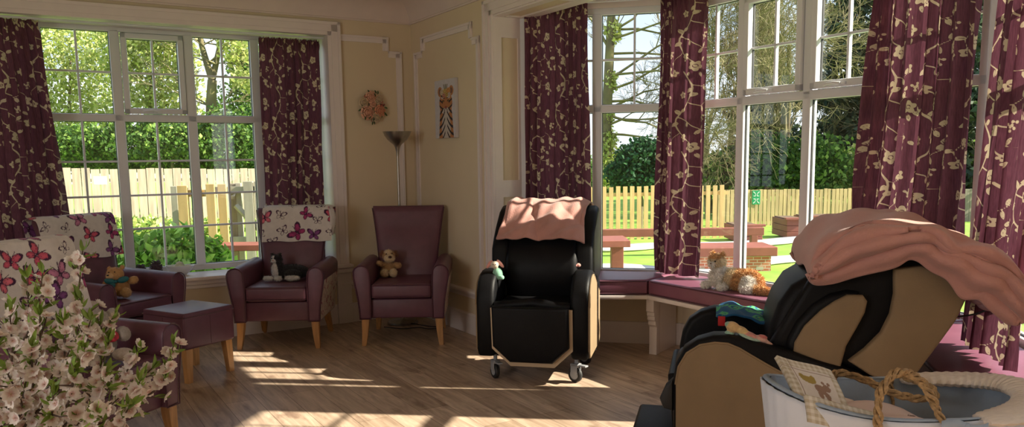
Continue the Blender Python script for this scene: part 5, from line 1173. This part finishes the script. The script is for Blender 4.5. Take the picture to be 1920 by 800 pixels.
# ---- paths
def ribbon(name, pts, w_, m, label, cat, dz=.006, th=.03):
    P_ = catmull(pts, 60); L_ = []; R_ = []
    for i in range(60):
        d = P_[min(59, i + 1)] - P_[max(0, i - 1)]; d = d / np.linalg.norm(d); nn = np.array((-d[1], d[0])); L_.append(P_[i] + nn * w_ / 2); R_.append(P_[i] - nn * w_ / 2)
    V = []; 
    for l, r in zip(L_, R_):
        for k in range(5): q = l + (r - l) * k / 4; V.append((q[0], q[1], gz(q[0], q[1]) + dz + .006))
    o = raw(name, V, gridF(60, 5), m); add_thick(o, .03, -1); return tag(o, label, cat)
def g2(x, y, z=-.12): p = onz(x, y, z); return (p.x, p.y)
ribbon('garden_path', [g2(1010, 515), g2(1130, 504), g2(1200, 507), g2(1300, 520), g2(1400, 545)], .55, 'paving', 'pale path just outside the narrow bay window', 'path')
ribbon('garden_path', [g2(950, 462), g2(1130, 468), g2(1240, 461), g2(1400, 458), g2(1560, 440), g2(1700, 432)], .75, 'paving', 'pale path curving across the lawn in front of the picket fence', 'path')
ribbon('garden_path', [g2(1300, 520), g2(1400, 496), g2(1520, 486), g2(1640, 487), g2(1800, 490)], .55, 'paving', 'pale path crossing the lawn behind the brick planter', 'path')
# ---- fences
def fence(name, label, p0, p1, bw, gap, z0, z1, m, rails=(.2, .85), cap=0, rail_m=None, step=None, th=.02, posts=0, side=-1):
    d = Vector((p1[0] - p0[0], p1[1] - p0[1], 0)); ln = d.length; pl = Plane(p0, math.degrees(math.atan2(d.y, d.x))); root = thing(name, label, 'fence', pl.mat())
    k = int(ln / (bw + gap)); r = random.Random(int(ln * 100)); objs = 0; groups = {}
    b = MB()
    for i in range(k):
        s = i * (bw + gap); zt = (z1(s / ln) if callable(z1) else z1) + r.uniform(-.012, .012); zb = z0(s / ln) if callable(z0) else z0
        b.prism([(s, zb), (s + bw, zb), (s + bw, zt - cap), (s + bw / 2, zt), (s, zt - cap)] if cap else [(s, zb), (s + bw, zb), (s + bw, zt), (s, zt)], 'y', -th / 2 + r.uniform(-.006, .006), th / 2)
    o = b.build('fence_boards', m, root, smooth=False); o['kind'] = 'stuff'
    for rr in rails:
        b = MB(); za = (z0(0) if callable(z0) else z0); zc = (z1(0) if callable(z1) else z1); ze = (z0(1) if callable(z0) else z0); zf = (z1(1) if callable(z1) else z1)
        za, ze = za + (zc - za) * rr, ze + (zf - ze) * rr; b.prism([(0, za), (ln, ze), (ln, ze + .07), (0, za + .07)], 'y', -side * (th / 2 + .003), -side * (th / 2 + .045)); b.build('rail', rail_m or m, root, smooth=False)
    if posts:
        for i in range(int(ln / posts) + 1):
            b = MB(); s = i * posts; zb = z0(s / ln) if callable(z0) else z0; zt = z1(min(1, s / ln)) if callable(z1) else z1; b.box((s - .045, -side * .03, zb), (s + .045, -side * .12, zt - .03)); b.build('post', m, root, smooth=False)
    return root
def zf(a, b_): return lambda t: a + (b_ - a) * t
a = at(60, 306, 19.5); b0 = at(640, 322, 19.5)
fence('garden_board_fence', 'weathered close boarded fence beyond the left window', (-15, 15.6), (-4.4, 21.2), .178, .016, -.12, lambda t: 1.43 - .22 * math.floor(t * 6) / 6, 'fence_old', rails=(.2, .8), cap=0, posts=2.4)
p0 = onz(1030, 441, -.2); 
fence('garden_picket_fence', 'golden picket fence seen through the narrow bay window', (.4, 15.6), (4.35, 15.9), .085, .055, -.22, zf(.86, .87), 'fence_new', rails=(.15, .82), cap=0, side=-1, rail_m='fence_new')
fence('garden_panel_fence', 'golden boarded fence seen through the wide bay window', (5.6, 21.5), (9.6, 21.9), .095, .02, -.5, zf(.52, .50), 'fence_mid', rails=(.15, .82), posts=1.9)
fence('garden_panel_fence', 'shaded grey brown boarded fence at the far right of the garden', (9.6, 22.0), (20, 22.4), .13, .008, -.5, zf(.47, .40), 'fence_grey', rails=(.15, .8), posts=1.9)
# timber gate and slatted screen near the left window
scr = thing('garden_slatted_screen', 'new timber slatted screen standing outside the left window', 'screen', (0, 0, 0))
Y0 = 9.2
def board(x0, x1, yt, m, Y=Y0, yb=None, dy=0, nm='slat'):
    a = at(x0, yt, Y + dy); c = at(x1, yt, Y + dy); b = MB(); zb = -.12 if yb is None else at(x0, yb, Y).z; b.box((a.x, Y + dy, zb), (c.x, Y + dy + .035, a.z), .004); return b.build(nm, m, scr, smooth=False)
for x0, x1, yt, m, dy, yb in ((319, 331, 349, 'timber_pale', .14, None), (331, 350, 348, 'fence_new', 0, None), (344, 352, 360, 'fence_new', .05, None), (358, 376, 346, 'fence_new', 0, None), (385, 401, 345, 'fence_new', -.02, None), (407, 423, 345, 'fence_new', 0, None), (428, 441, 344, 'fence_old', .12, None), (441, 451, 343, 'timber_pale', .1, None), (455, 473, 340, 'timber_pale', 0, None), (476, 489, 340, 'timber_pale', 0, None), (494, 510, 340, 'timber_pale', 0, None)):
    board(x0, x1, yt, m, dy=dy, nm='slat')
for y0, y1, x0, x1, m in ((356, 368, 344, 386, 'fence_new'), (350, 361, 392, 505, 'timber_pale'), (444, 456, 392, 505, 'timber_pale')):
    a = at(x0, y0, Y0 + .08); c = at(x1, y1, Y0 + .08); b = MB(); b.box((a.x, Y0 + .04, c.z), (c.x, Y0 + .085, a.z)); b.build('rail', m, scr, smooth=False)
a = at(455, 385, Y0); c = at(480, 445, Y0); b = MB(); b.tube([(a.x - .1, Y0 + .06, a.z), (c.x + .1, Y0 + .06, c.z)], .035, 4); b.build('diagonal_brace', 'timber_pale', scr, smooth=False)
# red handrails / benches
def plank_thing(name, label, cat, boxes, m='redwood'):
    r = thing(name, label, cat, (0, 0, 0))
    for nm, a, b_ in boxes: q = MB(); q.box(a, b_, .006); q.build(nm, m, r, smooth=False)
    return r
a = at(410, 458, 8.6); c = at(510, 466, 8.6)
plank_thing('garden_bench', 'dark red timber bench edge low outside the left window', 'bench', [('seat_plank', (a.x, 8.4, c.z), (c.x + .3, 8.75, a.z + .01)), ('leg', (a.x + .05, 8.5, -.12), (a.x + .14, 8.62, c.z)), ('leg', (c.x + .1, 8.5, -.12), (c.x + .19, 8.62, c.z))])
a = at(1100, 447, 9.2); c = at(1175, 458, 9.2); e = at(1145, 458, 9.2); f = at(1167, 505, 9.2)
plank_thing('garden_table', 'red stained timber table outside the narrow bay window', 'table', [('table_plank', (a.x - .6, 8.9, c.z), (c.x, 9.5, a.z)), ('leg', (e.x, 9.1, gz(1, 9)), (f.x, 9.25, c.z)), ('leg', (a.x - .5, 9.1, gz(1, 9)), (a.x - .35, 9.25, c.z))])
a = at(1080, 431, 12.5); c = at(1350, 442, 12.5)
plank_thing('garden_handrail', 'long red stained handrail crossing behind the garden table', 'garden_handrail', [('rail', (a.x, 12.5, c.z), (c.x + .7, 12.62, a.z)), ('post', (a.x + .2, 12.5, gz(1, 12.5)), (a.x + .3, 12.62, c.z)), ('post', (c.x + .5, 12.5, gz(4, 12.5)), (c.x + .6, 12.62, c.z))])
# brick planter
def brick_mat():
    m = bpy.data.materials.new('red_brickwork'); m.use_nodes = True; N = m.node_tree.nodes; L = m.node_tree.links.new; b = N['Principled BSDF']
    tc = N.new('ShaderNodeTexCoord'); sp = N.new('ShaderNodeSeparateXYZ'); cb = N.new('ShaderNodeCombineXYZ'); ad = N.new('ShaderNodeMath'); L(tc.outputs['Object'], sp.inputs[0]); L(sp.outputs[0], ad.inputs[0]); L(sp.outputs[1], ad.inputs[1]); L(ad.outputs[0], cb.inputs[0]); L(sp.outputs[2], cb.inputs[1])
    br = N.new('ShaderNodeTexBrick'); br.inputs['Scale'].default_value = 1; br.inputs['Brick Width'].default_value = .11; br.inputs['Row Height'].default_value = .04; br.inputs['Mortar Size'].default_value = .005
    br.inputs['Color1'].default_value = (.42, .11, .06, 1); br.inputs['Color2'].default_value = (.50, .20, .11, 1); br.inputs['Mortar'].default_value = (.55, .45, .38, 1); L(cb.outputs[0], br.inputs[0])
    b2 = N.new('ShaderNodeTexBrick'); b2.inputs['Scale'].default_value = 1; b2.inputs['Brick Width'].default_value = .29; b2.inputs['Row Height'].default_value = .085; b2.inputs['Mortar Size'].default_value = .028; b2.inputs['Mortar Smooth'].default_value = 0; b2.offset = .5
    L(cb.outputs[0], b2.inputs[0]); L(br.outputs[0], b.inputs['Base Color']); b.inputs['Roughness'].default_value = .85; return m
M['brick'] = brick_mat()
p = onz(1445, 508, -.12); q = onz(1375, 512, -.12)
bp0 = thing('garden_brick_planter', 'low red brick planter with a red timber top on the lawn behind the ginger cat', 'planter', (0, 0, 0))
x1, yy = p.x, p.y; zt = at(1445, 479, yy).z; zt2 = at(1450, 462, yy).z
b = MB(); b.box((x1 - 1.15, yy, -.2), (x1, yy + .55, zt)); b.build('brick_body', 'brick', bp0, smooth=False)
b = MB(); b.box((x1 - 1.22, yy - .06, zt), (x1 + .07, yy + .6, zt2), .01); b.build('timber_top', 'redwood', bp0, smooth=False)
for i in range(5):
    for j in range(2):
        if (i + j) % 2: b = MB(); xx = x1 - .15 - i * .2; z_ = zt - .07 - j * .1; b.box((xx - .05, yy - .004, z_ - .022), (xx + .05, yy + .002, z_ + .022)); b.build('brick_vent', 'timber_pale', bp0, smooth=False)
# raised timber beds in front of the far fence
for x0, x1, yt, yb, Y, lb in ((1382, 1430, 425, 437, 14.6, 'narrow red timber raised bed in the middle of the lawn'), (1476, 1512, 412, 441, 15.5, 'dark red timber planter box right of the mossy trunk'), (1515, 1640, 408, 436, 17.5, 'long red timber raised bed before the far fence')):
    a = at(x0, yt, Y); c = at(x1, yb, Y); r = thing('garden_raised_bed', lb, 'planter', (0, 0, 0)); z0 = gz(a.x, Y)
    for k in range(3): b = MB(); h_ = (a.z - z0) / 3; b.box((a.x, Y, z0 + k * h_ + .005), (c.x, Y + .9, z0 + (k + 1) * h_), .006); b.build('side_board', 'redwood', r, smooth=False)
    b = MB(); b.box((a.x - .04, Y - .05, a.z), (c.x + .04, Y + .08, a.z + .04), .004); b.build('cap_rail', 'redwood', r, smooth=False)
    b = MB(); b.box((a.x + .03, Y + .05, a.z), (c.x - .03, Y + .85, a.z + .02)); b.build('soil', 'soil', r, smooth=False)
a = at(1418, 370, 21.56); sg = thing('garden_assembly_sign', 'small green sign on the far boarded fence', 'sign', (a.x, 21.56, a.z))
M['green'] = mat('sign_green', (.02, .33, .14), .5); M['signw'] = mat('sign_white', (.75, .78, .75), .5)
b = MB(); b.box((-.11, 0, -.19), (.11, .02, .19), .004); b.build('sign_plate', 'green', sg, smooth=False)
b = MB()
for sx in (-1, 1):
    for sz in (-1, 1): b.prism([(sx * .015, sz * .03), (sx * .075, sz * .03), (sx * .075, sz * .05), (sx * .03, sz * .05), (sx * .03, sz * .10), (sx * .015, sz * .10)], 'y', -.004, .001)
    b.prism([(sx * .02, .115), (sx * .075, .165), (sx * .09, .15), (sx * .035, .10)], 'y', -.004, .001); b.prism([(sx * .02, -.115), (sx * .075, -.165), (sx * .09, -.15), (sx * .035, -.10)], 'y', -.004, .001)
b.build('sign_arrows', 'signw', sg, smooth=False)
a = at(190, 338, 17.5); b = MB(); b.box((-.13, -.02, -.09), (.13, .02, .09), .01); o = b.build('garden_notice_plate', 'signw'); o.matrix_world = Matrix.Translation((a.x, 17.45, a.z)) @ Matrix.Rotation(R(27.9), 4, 'Z'); tag(o, 'small blank white plate on the weathered fence', 'plate')

# ---- foliage
def leaf_cloud(n, cen, rad, size, cols, seed, shell=.35, flat=None, zmin=None, elong=1.6):
    """cloud of real leaf blades inside overlapping ellipsoids; cen/rad lists"""
    rs = np.random.RandomState(seed); cen = np.array(cen, float); rad = np.array(rad, float); w_ = rad.prod(1) ** .67; k = rs.choice(len(cen), n, p=w_ / w_.sum())
    d = rs.normal(size=(n, 3)); d /= np.linalg.norm(d, axis=1, keepdims=True); r = rs.uniform(shell, 1, (n, 1)) ** .6
    p = cen[k] + d * r * rad[k] * (1 + .12 * rs.normal(size=(n, 1)))
    a = rs.normal(size=(n, 3)); a /= np.linalg.norm(a, axis=1, keepdims=True); b_ = np.cross(a, rs.normal(size=(n, 3))); b_ /= np.linalg.norm(b_, axis=1, keepdims=True)
    s = size * rs.uniform(.6, 1.4, (n, 1)); a = a * s * elong * .5; b_ = b_ * s * .5
    nb = np.cross(a, b_); nb /= np.linalg.norm(nb, axis=1, keepdims=True)
    V = np.stack([p - a, p - .1 * a + b_ + nb * s * .12, p + a, p - .1 * a - b_ + nb * s * .12], 1).reshape(-1, 3)
    if zmin is not None: V[:, 2] = np.maximum(V[:, 2], zmin)
    cols = np.array(cols); c = cols[rs.randint(len(cols), size=n)] * rs.uniform(.65, 1.35, (n, 1)); C = np.repeat(c, 4, 0)
    F = np.arange(4 * n).reshape(-1, 4); return V, F, C
def branches(p, d, ln, r, depth, rs, out, spread=.55, up=.12, kids=3, seg=4, wob=.12, minr=.006):
    pts = [p.copy()]; q = p.copy(); dd = d.copy()
    for i in range(seg):
        dd = (dd + Vector((rs.gauss(0, wob), rs.gauss(0, wob), rs.gauss(0, wob) + up * .3))).normalized(); q = q + dd * ln / seg; pts.append(q.copy())
    r1 = max(minr, r * .32); out.append((pts, r, r1, depth))
    if depth <= 0: return
    for k in range(kids + rs.randint(0, 1)):
        t = rs.uniform(.3, 1); i = min(seg, max(1, int(t * seg + .5))); ax = Vector((rs.gauss(0, 1), rs.gauss(0, 1), rs.gauss(0, 1))).normalized()
        nd = (dd + ax * spread + Vector((0, 0, up))).normalized(); branches(pts[i], nd, ln * rs.uniform(.55, .8), max(minr, (r + (r1 - r) * t) * rs.uniform(.45, .65)), depth - 1, rs, out, spread, up, kids, seg, wob, minr)
def wood_mesh(name, segs, m, parent, thin=3, thick=7):
    V = []; F = []
    for pts, r0, r1, dep in segs:
        n = thick if r0 > .05 else thin; a0 = None
        for i, p in enumerate(pts):
            d = (pts[min(i + 1, len(pts) - 1)] - pts[max(i - 1, 0)]).normalized(); a = d.cross(Vector((.13, .3, 1))) if a0 is None else a0 - d * a0.dot(d); a.normalize(); a0 = a; b_ = d.cross(a); r = r0 + (r1 - r0) * i / (len(pts) - 1)
            for j in range(n): an = 2 * PI * j / n; V.append(p + a * (r * math.cos(an)) + b_ * (r * math.sin(an)))
        base = len(V) - n * len(pts)
        for i in range(len(pts) - 1):
            for j in range(n): F.append((base + i * n + j, base + i * n + (j + 1) % n, base + (i + 1) * n + (j + 1) % n, base + (i + 1) * n + j))
    return raw(name, [tuple(v) for v in V], F, m, parent)
def place(x, y, Y): return at(x, y, Y)
YG = [(.56, .60, .18), (.44, .52, .13), (.66, .66, .30), (.30, .38, .10)]; DG = [(.05, .12, .025), (.09, .18, .035), (.14, .26, .05)]; MG_ = [(.22, .38, .06), (.34, .50, .12), (.10, .20, .04)]
def tree(label, x, y, trunkpts, clouds, n, size, cols, seed, name='tree', shell=.3, extra=None, elong=1.6, cat='tree', grp=None, wood='trunk'):
    r = thing(name, label, cat, (x, y, gz(x, y)), grp); inv = Vector((x, y, gz(x, y)))
    if trunkpts: 
        segs = [([Vector(q) - inv for q in pts], r0, r1, 1) for pts, r0, r1 in trunkpts]
        wood_mesh('trunk', segs, wood, r)
    if extra: wood_mesh('branches', [([q - inv for q in pts], a_, b__, dp) for pts, a_, b__, dp in extra], 'twigs', r)
    if clouds:
        V, F, C = leaf_cloud(n, [Vector(c) - inv for c, _ in clouds], [rr for _, rr in clouds], size, cols, seed, shell, elong=elong); raw('foliage', V, F, 'foliage', r, colr=C, smooth=False)
    return r
rs = random.Random(2)
def cl(lst, Y): return [(at(x, y, Y + dy), (rx, ry, rz)) for x, y, rx, ry, rz, dy in lst]
# left window: yellow green trees
def ctree(label, px, Y, cls, n, size, cols, seed, H_=4.6, **k):
    p = at(px, 400, Y); return tree(label, p.x, p.y, [([(p.x, p.y, gz(p.x, p.y) - .1), (p.x + .02 * H_, p.y, H_ * .3), (p.x - .02 * H_, p.y, H_ * .65), (p.x + .02 * H_, p.y, H_)], .09, .03)], cl(cls, Y), n, size, cols, seed, **k)
ctree('pale leafy tree at the left of the left window, above the fence', 150, 25, [(60, 120, 1.8, 1.2, 1.9, 0), (150, 150, 1.5, 1.2, 1.2, .5), (200, 90, 1.0, 1.2, 1.1, 0), (130, 60, 1.6, 1, .8, 1), (185, 215, 1.2, 1, .9, 0), (100, 230, 1.4, 1, .8, 0), (40, 200, 1.2, 1, 1.4, 0)], 10000, .085, YG, 1, shell=.1)
ctree('yellow green leafy tree in the middle of the left window', 300, 24, [(275, 100, 1.0, 1, .9, 0), (330, 110, .8, 1, 1.0, 0), (260, 170, .9, 1, .9, 0), (330, 185, .9, 1, .9, 0), (225, 90, .7, .9, 1.0, 0), (300, 60, .8, .9, .6, 0)], 6600, .085, YG, 2, shell=.1)
ctree('dense green shrubby tree low behind the weathered fence', 330, 22, [(250, 270, .9, .8, .55, 0), (310, 265, .8, .8, .6, 0), (370, 262, .8, .8, .6, 0), (430, 275, .9, .8, .55, 0), (160, 262, .7, .8, .5, 0), (200, 280, .6, .8, .4, .5), (470, 250, .7, .8, .8, 0), (110, 275, .7, .8, .5, 0)] + [(x, 306, .8, .6, .30, 1.0) for x in range(90, 540, 45)] + [(225, 245, .35, .5, .5, 0), (290, 238, .4, .5, .45, 0), (410, 235, .35, .5, .55, 0)], 24000, .075, MG_ + DG, 3, H_=1.8, name='hedge_tree', shell=.2)
ctree('dark evergreen at the right side of the left window', 500, 26, [(455, 200, 1.0, 1, .9, 0), (480, 130, .9, 1, 1.1, 0), (450, 110, .5, .8, .6, 0), (520, 200, 1.2, 1, 2, 0), (470, 260, 1.1, 1, .6, 0)], 8000, .075, DG + MG_, 4, shell=.1)
p = at(395, 330, 23); segs = []
for pts, r0, r1 in (([at(398, 320, 23), at(396, 250, 23), at(396, 190, 23), at(398, 150, 23)], .17, .13), ([at(398, 150, 23), at(388, 120, 23), at(378, 85, 23), at(368, 30, 23)], .11, .06), ([at(398, 150, 23), at(405, 120, 23.2), at(412, 85, 23.3), at(420, 20, 23.4)], .10, .05)): segs.append((pts, r0, r1))
tw = []
for s_ in (at(388, 120, 23), at(405, 120, 23), at(378, 85, 23), at(412, 85, 23), at(396, 200, 23), at(420, 40, 23), at(370, 40, 23)):
    for k in range(3): branches(s_, Vector((rs.uniform(-1, 1), rs.uniform(-.5, .5), rs.uniform(.1, .8))).normalized(), rs.uniform(.8, 1.4), .028, 3, rs, tw, minr=.008)
tree('forked bare tree trunk rising in the right light of the left window', p.x, p.y, segs, cl([(440, 90, .5, .6, .5, 0), (380, 245, .7, .6, .4, 0), (460, 150, .4, .6, .4, 0)], 23), 900, .10, YG, 5, extra=tw)
# shrub right outside the left window: big glossy leaves
def big_shrub(label, cls, n, size, cols, seed, Y, name='shrub', zmin=None):
    c0 = cl(cls, Y); x, y = c0[0][0].x, c0[0][0].y; r = thing(name, label, 'shrub', (x, y, -.12)); inv = Vector((x, y, -.12))
    V, F, C = leaf_cloud(n, [c - inv for c, _ in c0], [q for _, q in c0], size, cols, seed, .35, elong=2.1); raw('foliage', V, F, 'foliage', r, colr=C, smooth=False)
    q = MB(); rr = random.Random(seed)
    for c, rad in c0:
        for k in range(3): e = c - inv + Vector((rr.uniform(-.6, .6) * rad[0], rr.uniform(-.6, .6) * rad[1], .2 * rad[2])); q.tube([(0, 0, 0), tuple(e * .5), tuple(e)], [.012, .009, .006], 5)
    q.build('stems', 'twigs', r); return r
big_shrub('bright green leafy shrub directly outside the left window', [(290, 470, .26, .25, .20, 0), (340, 465, .28, .25, .24, 0), (385, 475, .22, .22, .18, 0), (410, 490, .14, .2, .12, 0), (270, 500, .3, .25, .22, 0), (350, 500, .4, .25, .22, 0), (240, 480, .25, .25, .2, 0)], 2700, .052, [(.28, .52, .06), (.40, .64, .12), (.14, .32, .05), (.50, .70, .22)], 7, 7.9)
big_shrub('low green border plants along the foot of the weathered fence', [(x, 424 + (i % 2) * 4, .7, .4, .20, i * .45) for i, x in enumerate(range(110, 520, 42))], 5200, .07, YG + MG_, 8, 14.6, name='garden_border_plants')
# facet 1 view: ivy clad trunk with wide bare crown, dark evergreen
Yt = 24; segs = [([at(1136, 330, Yt), at(1137, 230, Yt), at(1142, 120, Yt), at(1146, 30, Yt), at(1150, -60, Yt)], .17, .11)]
tw = []; rs = random.Random(9)
for x, y, dx, dz, ln in ((1140, 150, 1, .55, 3.4), (1142, 110, 1, .25, 3.6), (1138, 190, 1, .12, 3.0), (1145, 60, 1, .8, 3.0), (1138, 215, .9, -.15, 2.4), (1140, 130, .3, .9, 2.6), (1146, 40, .6, .9, 3), (1137, 235, 1, .2, 2.0), (1140, 90, -.6, .7, 2.5), (1141, 75, 1, .45, 3.4), (1139, 170, 1, .35, 3.2), (1140, 100, 1, .05, 3.6), (1138, 205, 1, .3, 2.6), (1144, 55, 1, .15, 3.4), (1138, 250, 1, .05, 2.2), (1143, 20, 1, .1, 3.2), (1141, 140, 1, -.05, 3.2)):
    branches(at(x, y, Yt), Vector((dx, rs.uniform(-.3, .3), dz)).normalized(), ln, .05, 5, rs, tw, spread=.62, up=.06, kids=3, wob=.2, minr=.006)
tree('bare spreading tree with an ivy clad trunk in the narrow bay window', at(1137, 300, Yt).x, Yt, segs, [(at(x, y, Yt), r_) for x, y, r_ in ((1134, 300, (.4, .4, .4)), (1138, 265, (.35, .3, .4)), (1130, 330, (.5, .4, .3)), (1140, 215, (.22, .2, .35)), (1145, 150, (.2, .2, .4)), (1150, 60, (.25, .2, .4)), (1165, 295, (.4, .3, .2)))], 2600, .08, YG, 10, extra=tw)
ctree('rounded dark evergreen bush behind the picket fence', 1200, 21, [(1195, 300, .60, .6, .50, 0), (1165, 322, .4, .5, .35, 0), (1225, 300, .5, .5, .55, 0), (1195, 335, .8, .6, .4, 0), (1250, 310, .5, .6, .6, 0), (1205, 275, .30, .4, .25, 0)], 9000, .075, [(.03, .10, .04), (.05, .14, .05), (.02, .07, .03)], 11, H_=1.0, name='evergreen_bush', shell=.4, cat='bush')
# facet 2 view
tw = []; rs = random.Random(21); Yb = 26
for x0 in (1362, 1330, 1470):
    tw2 = []; branches(at(x0, 400, Yb), Vector((.03, 0, 1)), 3.4, .16, 5, rs, tw2, spread=.55, up=.28, kids=3, minr=.010)
    tree({1362: 'bare winter tree against the sky beside the wide bay window', 1330: 'bare winter tree behind the curtain of the ginger cat', 1470: 'mossy slim tree trunk with bare twigs in the wide bay window'}[x0], at(x0, 400, Yb).x, Yb, [([at(x0, 400, Yb), at(x0 + 3, 300, Yb), at(x0 + 8, 200, Yb), at(x0 + 10, 80, Yb)], .13, .07)] if x0 == 1470 else None, None, 0, 0, None, 1, extra=tw2)
CD = [(.05, .085, .055), (.08, .12, .07), (.12, .16, .09), (.03, .055, .035)]
for i, (x, Y, top, lb) in enumerate(((1425, 34, 10, 'tall dark conifer left of the mossy trunk'), (1560, 31, -60, 'broad dark conifer in the middle of the wide bay window'), (1640, 30, -80, 'dark conifer beside the broad plum curtain'), (1740, 28, -60, 'dark tree hidden mostly by the broad plum curtain'), (1850, 24, -60, 'tree seen in the gap between the right hand curtains'))):
    H_ = at(x, top, Y).z; c = []; rr = random.Random(i)
    for k in range(11):
        z = .3 + (H_ - .3) * k / 10; w_ = (1.9 if i else 1.4) * (1 - k / 12.5) + .3; px = at(x, 300, Y).x
        for j in range(3): a = rr.uniform(0, 6.28); c.append((Vector((px + w_ * .6 * math.cos(a), Y + w_ * .6 * math.sin(a), z + rr.uniform(-.3, .3))), (w_ * .62, w_ * .62, .42)))
    tw2 = []
    for k in range(14): z = rr.uniform(.5, H_ * .9); a = rr.uniform(0, 6.28); branches(Vector((px, Y, z)), Vector((math.cos(a), math.sin(a) - .3, rr.uniform(-.1, .5))).normalized(), 1.6, .03, 3, rr, tw2, minr=.009, spread=.6)
    tree(lb, px, Y, [([(px, Y, -.3), (px, Y, H_ * .5), (px, Y, H_)], .22, .05)], c, 7800, .13, CD, 30 + i, extra=tw2, shell=.15, elong=2.4)
for i, (x, Y, lb, cols) in enumerate(((1500, 25, 'green undergrowth bushes behind the golden boarded fence', DG + MG_), (1620, 25.5, 'sunlit bush behind the grey brown fence', MG_ + YG), (1400, 25, 'dark low bushes at the left end of the golden boarded fence', DG), (1830, 25, 'green bush behind the curtain gap at the right', MG_))):
    ctree(lb, x, Y, [(x + dx, 320 + dy, .9, .8, .75, 0) for dx, dy in ((-60, 10), (-20, -5), (20, 5), (55, -10), (0, 15), (35, -30))], 4600, .10, cols, 50 + i, H_=.9, name='bush', cat='bush', shell=.2)

for i, (x, Y, rx, h_, lb) in enumerate(((1080, 44, 5, 2.2, 'distant dark hedge seen low behind the ivy clad tree'), (1230, 46, 5, 2.6, 'distant dark trees behind the rounded evergreen bush'), (1380, 48, 5, 2.8, 'distant dark trees at the left end of the wide bay window'), (900, 40, 5, 3.0, 'distant trees hidden behind the curtain of the upright recliner'), (600, 36, 5, 3.2, 'distant trees hidden behind the corner of the room'))):
    p = at(x, 300, Y); tree(lb, p.x, p.y, [([(p.x, p.y, -.4), (p.x, p.y, h_ * .5), (p.x + .1, p.y, h_ * .8)], .12, .05)], [(Vector((p.x + dx, p.y, dz)), (1.9, 1.5, h_ * .42)) for dx, dz in ((-3.6, .3), (-1.8, .5), (0, .7), (1.9, .45), (3.7, .3))], 5200, .13, DG, 70 + i, name='distant_tree', shell=.3)
